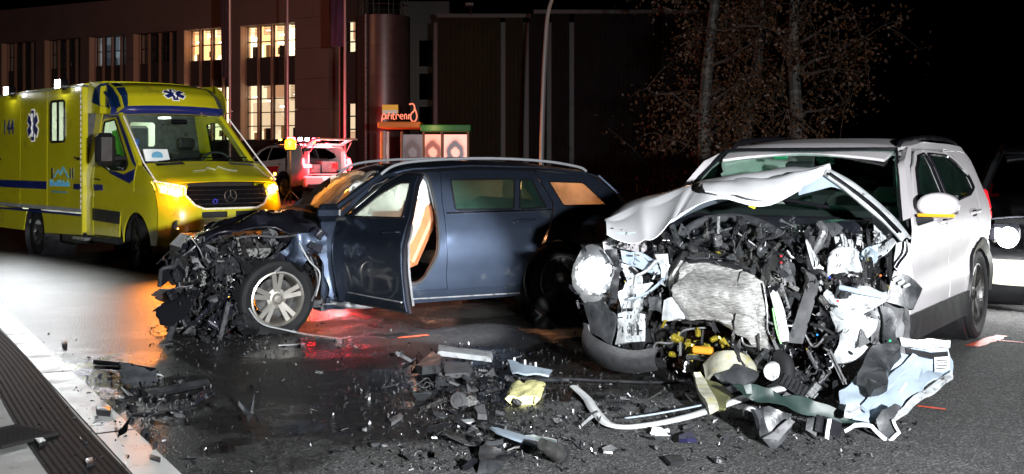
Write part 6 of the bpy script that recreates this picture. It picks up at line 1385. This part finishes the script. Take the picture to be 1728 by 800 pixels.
def rod(name,pts,r,mat,label,cat,flat_=1,n=8,zs=None):
    P_=[gnd(a,b)+V(0,0,(zs[i] if zs else (r[0] if hasattr(r,'__len__') else r)*flat_)) for i,(a,b) in enumerate(pts)]; b=MB(); Q=smoothline(P_,5); rr=[lerp(r[0],r[1],i/(len(Q)-1)) for i in range(len(Q))] if hasattr(r,'__len__') else r
    b.tube(Q,rr,n,True,flat_); return b.build(name,M[mat],None,label=label,cat=cat)
M['foam']=mk('foam',(.72,.68,.30),.85,var=.15,vs=14,bump=.5,bs=50)
b=MB()
b=gridsheet(lambda u,v:(lambda p:V(p.x,p.y,.055+.018*noise.noise(V(u*4,v*4,0))-.02*(2*u-1)**4))(gnd(*((V(852,683,0).lerp(V(912,683,0),u)).lerp(V(864,655,0).lerp(V(921,657,0),u),v).xy))),16,8,.055); one('foam_block',b,M['foam'],'pale yellow foam block lying on the wet road between the two cars','foam block',smooth=30)
M['white_bent']=mk('white_bent',(.62,.63,.63),.42,var=.1,dirt=(.2,.2,.2),ds=12,dt=.62,bump=.4,bs=14)
# long white bent trim
tr_=rod('bent_white_trim',[(968,660),(990,680),(1004,702),(1032,726),(1090,727),(1170,716),(1250,700),(1318,690)],(.026,.046),'white_bent','long white bent bumper trim lying in front of the white wreck','car trim',.32,zs=[.03,.03,.03,.025,.03,.05,.09,.12])
rod('thin_white_lip',[(1056,724),(1110,716),(1190,706),(1235,694)],.010,'primer','thin pale lip strip lying along the back of the long white bent trim','car trim',.5,zs=[.06,.06,.08,.09])
# pale blue panel with bracket, label and torn black corner
Yb=lambda px,py:lerp(6.05,6.75,sstep(745,575,py))
bp_=thing('torn_wing_panel','pale blue underside of a torn off wing propped against the white wreck','car panel',gnd(1500,740))
def lp(o,par): o.parent=par; o.matrix_parent_inverse=Matrix.Translation(-par.location); return o
def bpx(*a,**k): o=pxsheet(*a,**k); o.parent=bp_; o.location=-bp_.location; return o
bpx('panel_skin',[(1518,572),(1560,576),(1602,579),(1606,630),(1576,647),(1540,676),(1505,705),(1470,716),(1436,712),(1414,689),(1417,663),(1456,627),(1508,591)],Yb,'primer',.012,3,.03)
bpx('flange',[(1516,568),(1560,572),(1603,575),(1603,588),(1570,590),(1519,582)],lambda a,b:Yb(a,b)-.05,'tin',.014,5,.02,.08)
bpx('flange',[(1606,628),(1609,640),(1560,672),(1510,712),(1503,704),(1556,662)],lambda a,b:Yb(a,b)-.04,'white_torn',.014,6,.012,.08)
bpx('black_lining',[(1528,588),(1570,596),(1600,594),(1600,602),(1572,606),(1530,598)],lambda a,b:Yb(a,b)-.03,'black_plastic',.01,7,.01,.08)
bpx('label',[(1577,604),(1602,602),(1602,624),(1577,627)],lambda a,b:Yb(a,b)-.035,mk('paper',(.75,.76,.76),.6),.003,1,.004,.2)
for k in range(4): bpx('printed_line',[(1580,608+k*4.5),(1599,607+k*4.5),(1599,608.6+k*4.5),(1580,609.8+k*4.5)],lambda a,b:Yb(a,b)-.045,'grey_plastic',.002,1,.0,.2)
bpx('label',[(1516,661),(1529,645),(1532,648),(1520,664)],lambda a,b:Yb(a,b)-.035,M['line'],.003,1,.002,.2)
bpx('pressed_rib',[(1452,690),(1500,640),(1540,600),(1548,604),(1508,650),(1462,698)],lambda a,b:Yb(a,b)-.05,'primer',.02,2,.008,.08)
bpx('bracket',[(1458,622),(1475,592),(1500,588),(1518,604),(1505,630),(1482,662),(1466,670),(1450,650)],lambda a,b:Yb(a,b)-.12,'dark_plastic',.05,9,.05,.07)
bpx('bracket_edge',[(1462,650),(1478,630),(1486,634),(1470,660)],lambda a,b:Yb(a,b)-.16,'bare_metal',.02,9,.02,.07)
bpx('torn_corner',[(1484,690),(1512,680),(1520,684),(1506,708),(1518,732),(1500,744),(1488,728),(1478,706)],lambda a,b:6.0+.0*a,'dark_plastic',.012,4,.02,.07)
bpx('white_edge',[(1504,708),(1509,706),(1521,732),(1500,748),(1486,736),(1470,722),(1440,720),(1424,728),(1422,723),(1440,714),(1474,716),(1500,740),(1515,731)],lambda a,b:5.96,'white_torn',.008,4,.016,.05)
bpx('cable_end',[(1428,690),(1450,688),(1456,700),(1440,710),(1428,706)],lambda a,b:Yb(a,b)-.1,'white_torn',.03,2,.03,.05)
# dark green panel and the black pieces under the wreck
pxsheet('dark_green_panel',[(1230,652),(1262,646),(1330,664),(1400,682),(1478,700),(1470,724),(1420,716),(1340,690),(1270,676)],lambda a,b:6.25,mk('dark_green',(.012,.026,.022),.5,var=.4,vs=8,dirt=(.09,.09,.085),ds=9,dt=.66),.010,1,.045,label='dark green plastic panel lying under the front of the white wreck',cat='plastic panel')
pxsheet('split_cover',[(1262,694),(1296,690),(1338,702),(1332,722),(1304,746),(1282,730)],lambda a,b:5.85,'dark_plastic',.03,6,.06,.07,label='split black cover standing on the road right of the white trim end',cat='plastic cover')
pxsheet('split_flap',[(1286,740),(1330,705),(1338,712),(1312,745)],lambda a,b:5.75,'grey_plastic',.01,2,.02,.07,label='grey flap sticking up beside the split black cover',cat='plastic flap')
cb=thing('open_black_frame','black box frame with pale edges, left of the torn blue panel foot','plastic frame',gnd(1380,738))
for i,pl in enumerate([[(1362,706),(1378,700),(1376,734),(1360,724)],[(1378,700),(1400,706),(1420,712),(1416,738),(1396,734),(1376,728)],[(1396,706),(1402,706),(1396,738),(1390,736)]]):
    o=pxsheet('frame_side',pl,lambda a,b:5.9-.05*i,['dark_plastic','gloss_black','bonnet_white'][i],.02,i,.01,.07); o.parent=cb; o.location=-cb.location
ob=thing('white_round_cap','round white cap at the right end of the long white trim','cap',gnd(1268,716)+V(0,0,.05)); b=MB(); b.lathe([(0,0),(.03,0),(.042,.012),(.042,.04)],20); o=b.build('cap',M['white_torn'],ob); b=MB(); b.lathe([(.012,-.004),(.018,-.004),(.018,.002)],14); b.build('cap_ring',M['grey_plastic'],ob)
pxsheet('stained_bar',[(1168,632),(1180,632),(1214,692),(1198,700),(1178,664)],lambda a,b:lerp(6.75,6.3,sstep(632,700,b)),'stained_cloth',.03,3,.012,label='yellow stained pale bar leaning between the wreck and the white trim',cat='metal bar')
pxsheet('olive_shield',[(1188,640),(1208,642),(1232,668),(1228,692),(1214,698),(1198,664)],lambda a,b:lerp(6.8,6.35,sstep(632,700,b)),mk('olive_shield',(.10,.10,.04),.6,var=.3),.012,4,.03,label='dark olive shield plate right of the yellow stained bar',cat='metal plate')
# middle field
flat('off_white_moulding',[(738,604),(772,606),(832,615),(830,625),(780,618),(737,614)],.035,'white_torn','off white plastic moulding on the heap of debris between the cars','plastic moulding',curl=.05,z0=.05)
flat('grey_tray',[(745,622),(790,624),(800,636),(792,646),(750,642)],.03,'grey_plastic','grey ribbed tray under the off white moulding','plastic tray',curl=.1)
flat('black_box_lid',[(700,632),(730,614),(745,622),(742,645),(712,652)],.05,'dark_plastic','black lid with raised edge left of the off white moulding','plastic lid',curl=.2)
ss=pxsheet('silver_trim',[(857,610),(868,612),(880,618),(905,622),(932,626),(925,636),(890,634),(864,630)],lambda a,b:7.85-(b-605)*.02,'primer',.012,3,.02,.06,label='curved silver grey trim with small lugs standing near the foam block',cat='car trim')
for k in range(3):
    q=at(868+k*18,608+k*4,7.75); b=MB(); b.box((0,0,0),(.015,.02,.04),bev=.004); o=b.build('lug',M['bonnet_white'],ss); o.location=q
rod('black_bar',[(862,632),(930,640),(1010,645),(1120,648),(1180,640)],.018,'black_plastic','long thin black bar lying on the wet road from silver trim to wreck','plastic bar',.6)
rod('black_rail',[(855,640),(900,645),(960,646)],(.03,.02),'dark_plastic','short thick black rail lying just behind the foam block','plastic bar',.6)
mt=thing('round_motor','round black motor with metal ring left of the foam block','motor',gnd(775,690)); 
for (x,y,z,r,m_,nm) in ((0,0,.06,.05,'black_plastic','body'),(.07,.02,.05,.035,'dark_metal','pulley')):
    b=MB(); b.cyl((x,y-.05,z),(x,y+.05,z),r,n=18); b.lathe([(r*.5,y-.06),(r*.6,y-.06),(r*.6,y-.04)],16,Matrix.Translation((x,0,z))); b.build(nm,M[m_],mt)
flat('pointed_trim',[(826,742),(838,744),(880,756),(910,768),(928,779),(905,776),(868,764),(838,752)],.012,'primer','long pointed grey trim lying across black debris at the bottom','trim strip',z0=.06)
pxsheet('black_flap',[(822,742),(848,745),(852,770),(842,800),(815,806),(798,798),(806,770)],lambda a,b:lerp(5.75,5.33,sstep(742,800,b)),'dark_plastic',.015,2,.03,.08,label='bent black flap at the bottom edge, under the grey pointed trim',cat='plastic flap')
pxsheet('black_shell',[(862,738),(900,735),(936,742),(930,766),(896,764),(868,754)],lambda a,b:5.85,mk('green_black',(.035,.05,.047),.4,var=.4,vs=9),.015,8,.03,.08,label='dark green black shell right of the grey pointed trim',cat='plastic shell')
cn=thing('metal_cone','dull metal cone with a black tip at the right end of the black shell','metal part',gnd(946,782)+V(0,0,.05)); cn.rotation_euler=(R(78),0,R(-35)); b=MB(); b.tube([(0,0,.02),(0,.02,.10),(.0,.04,.17)],[.045,.036,.028],16); b.build('body',M['dark_metal'],cn); b=MB(); b.cyl((0,0,0),(0,0,.02),.05,n=12); b.build('flange',M['black_plastic'],cn)
flat('white_strip',[(770,716),(800,714),(802,720),(772,723)],.02,'white_torn','short white strip above the black flap at the bottom','plastic strip')
flat('pale_clip',[(800,702),(818,700),(822,712),(806,716)],.03,'grey_plastic','pale grey clip in front of the foam block','clip',curl=.3)
flat('ribbed_strip',[(655,715),(676,704),(680,708),(660,722)],.02,'bare_metal','small grey ribbed strip on the road left of the debris centre','strip')
# left field
b0=rod('long_black_beam',[(243,672),(280,666),(320,658),(348,652)],.034,'black_plastic','thick black beam lying across the orange reflection on the left','beam',.8,6)
rod('thin_double_rod',[(158,612),(200,616),(262,626)],.010,'gloss_black','thin black rod lying on the white gleaming road at the left','rod')
rod('thin_double_rod',[(160,620),(205,623),(255,630)],.007,'dark_metal','thinner rod lying just in front of the thin black rod','rod')
rod('black_strip',[(224,700),(280,698),(330,690)],.016,'black_plastic','thin black strip in front of the thick black beam','strip',.5)
lo=one('black_lump',crease(random.Random(6),.24,.16,10,.5,.02),M['dark_plastic'],'crumpled black lump behind the left end of the thick beam','plastic lump'); lo.location=gnd(232,650)+V(0,0,.05); lo.rotation_euler=(.5,.3,.4)
flat('small_black_box',[(162,696),(188,698),(186,706),(164,704)],.035,'black_plastic','small black box lying on the pale edge line','plastic box')
flat('dark_wedge',[(322,680),(352,664),(350,672),(328,686)],.03,'navy_dull','dark shiny wedge at the right end of the thick beam','fragment')
flat('upright_shard',[(402,738),(420,712),(430,708),(428,716),(412,738)],.02,'dark_plastic','pointed shard standing on dark wet road below the left wreck','shard',curl=.8)
flat('edge_fragment',[(254,772),(272,778),(270,784),(252,778)],.012,'black_plastic','black fragment on the white edge line near the bottom','fragment')
flat('pavement_fragment',[(58,748),(72,746),(78,752),(66,758)],.02,'black_plastic','black lump on the pale pavement beside the drain grate','fragment')
flat('track_fragment',[(144,782),(156,780),(158,788),(146,792)],.02,'black_plastic','black lump lying on the black tyre track near the bottom','fragment')
flat('gutter_fragment',[(104,584),(112,582),(114,587),(106,589)],.03,'black_plastic','small dark lump alone on the gleaming white road at far left','fragment')
flat('clear_fragment',[(366,756),(392,752),(398,764),(372,768)],.015,'lens_clear','clear broken lens piece on the dark road left of centre','lens piece')
flat('orange_chip',[(150*2+70,556),(386,554),(388,560),(372,562)],.01,'tail_red','red lens chip under the torn front of the estate car','lens piece')
flat('yellow_lens_strip',[(312,541),(336,540),(340,545),(314,547)],.02,mk('yellow_lens',(.6,.42,.03),.3),'yellow strip lying under the bumper of the estate car wreck','strip')
rod('wheel_strip',[(424,536),(450,552),(480,560),(520,566),(568,572)],(.016,.010),'white_torn','pale bent strip curling under the estate front wheel','trim strip',.5)
rod('silver_bit',[(470,585),(490,584),(514,582)],.008,'bare_metal','thin silver strip on the road in front of the estate wheel','strip')
flat('radiator_fleck',[(1015,762),(1030,758),(1044,764),(1034,770),(1018,770)],.012,'black_plastic','black ring like piece on the bright asphalt at bottom centre','fragment',curl=.2)
flat('blue_black_piece',[(1145,744),(1168,740),(1176,750),(1160,758),(1146,754)],.02,mk('blue_black',(.02,.02,.06),.3),'blue black piece on bright asphalt under the white trim','fragment',curl=.3)
flat('flat_black_piece',[(1120,780),(1150,776),(1156,786),(1132,792)],.014,'black_plastic','flat black piece on asphalt nearest the bottom, right of centre','fragment',curl=.3)
flat('grey_lug',[(1560,672),(1575,662),(1580,668),(1566,680)],.02,'grey_plastic','small grey lug on asphalt behind the blue panel, by the red dash','fragment',curl=.3)
flat('hanging_bit',[(1566,560),(1576,550),(1586,556),(1582,574),(1572,578)],.06,'dark_plastic','small dark lump on the road just before the rear wheel','fragment',curl=.4)
# countable fragments in groups
rs=random.Random(5)
KN=[('shard',4),('bracket',2),('sheet',3),('strip',3),('block',1.2),('rib',1.2),('wire',.8),('hose',.6)]
tb1=[('black_plastic',6),('dark_plastic',4),('gloss_black',2),('dark_metal',1),('grey_plastic',.8),('bare_metal',.5),('white_torn',.35)]
LM=[('the foam block',880,668),('the white moulding',785,615),('the silver trim',890,622),('the black motor',775,690),('the grey pointed trim',880,760),('the metal cone',946,780),('the black flap',825,770),('the long white trim',1110,722),('the yellow stained bar',1190,665),('the left end of the white trim',980,670),('the thick black beam',295,662),('the black lump',232,638),('the thin black rods',205,618),('the upright shard',415,725),('the estate front wheel',468,552),('the white bumper strip',530,566),('the yellow strip',325,543),('the split black cover',1300,715),('the torn blue panel',1480,730),('the edge line',250,720),('the red spray dash',1020,608),('the drain grate',40,740),('the open black frame',1390,725),('the estate open door',640,520),('the clear lens piece',382,760)]
NM2={'sheet':'crumpled_scrap','shard':'broken_piece','bracket':'metal_bracket','block':'broken_housing','hose':'hose','wire':'loose_wires','strip':'bent_trim','can':'canister','rib':'ribbed_scrap'}
KW={'sheet':'crumpled scrap','shard':'flat splinter','bracket':'bracket','block':'broken housing','hose':'hose end','wire':'tangle of thin wires','strip':'bent trim','can':'canister','rib':'ribbed scrap'}
MW={'black_plastic':'matt black','dark_plastic':'dark grey','gloss_black':'shiny black','dark_metal':'brown black metal','grey_plastic':'mid grey','bare_metal':'bare silvery metal','white_torn':'dirty white'}
FR=[]
def field(n,fx,lab,grp,s0=.05,s1=.17,tb_=tb1):
    for _ in range(n):
        px,py=fx(); p=gnd(px,py); s=rs.uniform(s0,s1)*rs.choice((.55,.7,1,1.35)); k=pick(rs,KN); m_=pick(rs,tb_); lie=(rs.gauss(0,.35),rs.gauss(0,.35),rs.uniform(0,6.28))
        o=scrap(k,m_,rs.randint(0,3),p+V(0,0,.012+s*.10),s,lie,None,cat='fragment',group=grp); o.name=NM2[k]
        L_=sorted(LM,key=lambda t:((t[1]-px)/1.6)**2+(t[2]-py)**2)[:9]; FR.append((o,k,m_,s,px,py,L_))
def name_fields():
    used={}
    for o,k,m_,s,px,py,L_ in FR:
        size='tiny' if s<.055 else 'small' if s<.10 else 'medium' if s<.15 else 'large'
        done=False
        for nm,lx,ly in L_:
            dx=px-lx;dy=py-ly
            d=('right of' if dx>0 else 'left of') if abs(dx)>abs(dy)*1.5 else ('just in front of' if dy>0 else 'just behind')
            lb='%s %s %s %s %s'%(size,MW[m_],KW[k],d,nm)
            if lb not in used: done=True; break
        used[lb]=1; o['label']=lb
def g2(cx,cy,sx,sy,x0=0,x1=1728,y0=560,y1=798):
    def f():
        while 1:
            x=rs.gauss(cx,sx); y=rs.gauss(cy,sy)
            if x0<x<x1 and y0<y<y1: return x,y
    return f
field(95,g2(790,655,70,32,640,960,585),'broken piece of car in the heap of debris between the two wrecks','debris heap between the cars')
field(34,g2(820,750,75,28,650,990,705),'dark broken piece in the loose scatter at the bottom centre','debris scatter at the bottom')
field(34,g2(235,668,42,26,150,340,608),'dark broken piece around the thick black beam on the left','debris by the black beam',.05,.14)
field(80,g2(385,560,85,14,252,640,528,620),'shattered piece lying under the torn front of the estate car','debris under the estate car',.05,.16)
field(44,g2(1060,690,90,30,930,1290,640),'dark broken piece on the wet road before the white wreck','debris before the white car',.04,.13)
field(18,lambda:(rs.uniform(250,640),rs.uniform(600,790)),'small loose fragment scattered on the dark road left of centre','loose fragments',.03,.08)
field(12,lambda:(rs.uniform(1180,1500),rs.uniform(735,785)),'small loose fragment scattered on asphalt below the white wreck','loose fragments on the asphalt',.03,.08)
name_fields()
pts=[]
def sc_(n,f):
    for _ in range(n): x,y=f(); pts.append(gnd(x,y)+V(0,0,.006))
sc_(2200,g2(800,660,110,45,560,1050,580)); sc_(900,g2(400,565,100,20,250,680,530,640)); sc_(500,g2(240,668,60,35,100,400,600)); sc_(700,g2(1080,680,120,40,900,1500,630)); sc_(900,lambda:(rs.uniform(60,1550),rs.uniform(560,798))); sc_(350,g2(1350,720,90,30,1150,1560,640)); sc_(500,g2(820,755,90,28,620,1010,690))
crumbs('glass_crumbs_and_grit',pts,[('black_plastic',8),('dark_metal',4),('bare_metal',.35),('white_torn',.35),('gloss_black',5),('grey_plastic',.8)],.003,.016,rs,None,kind='stuff')
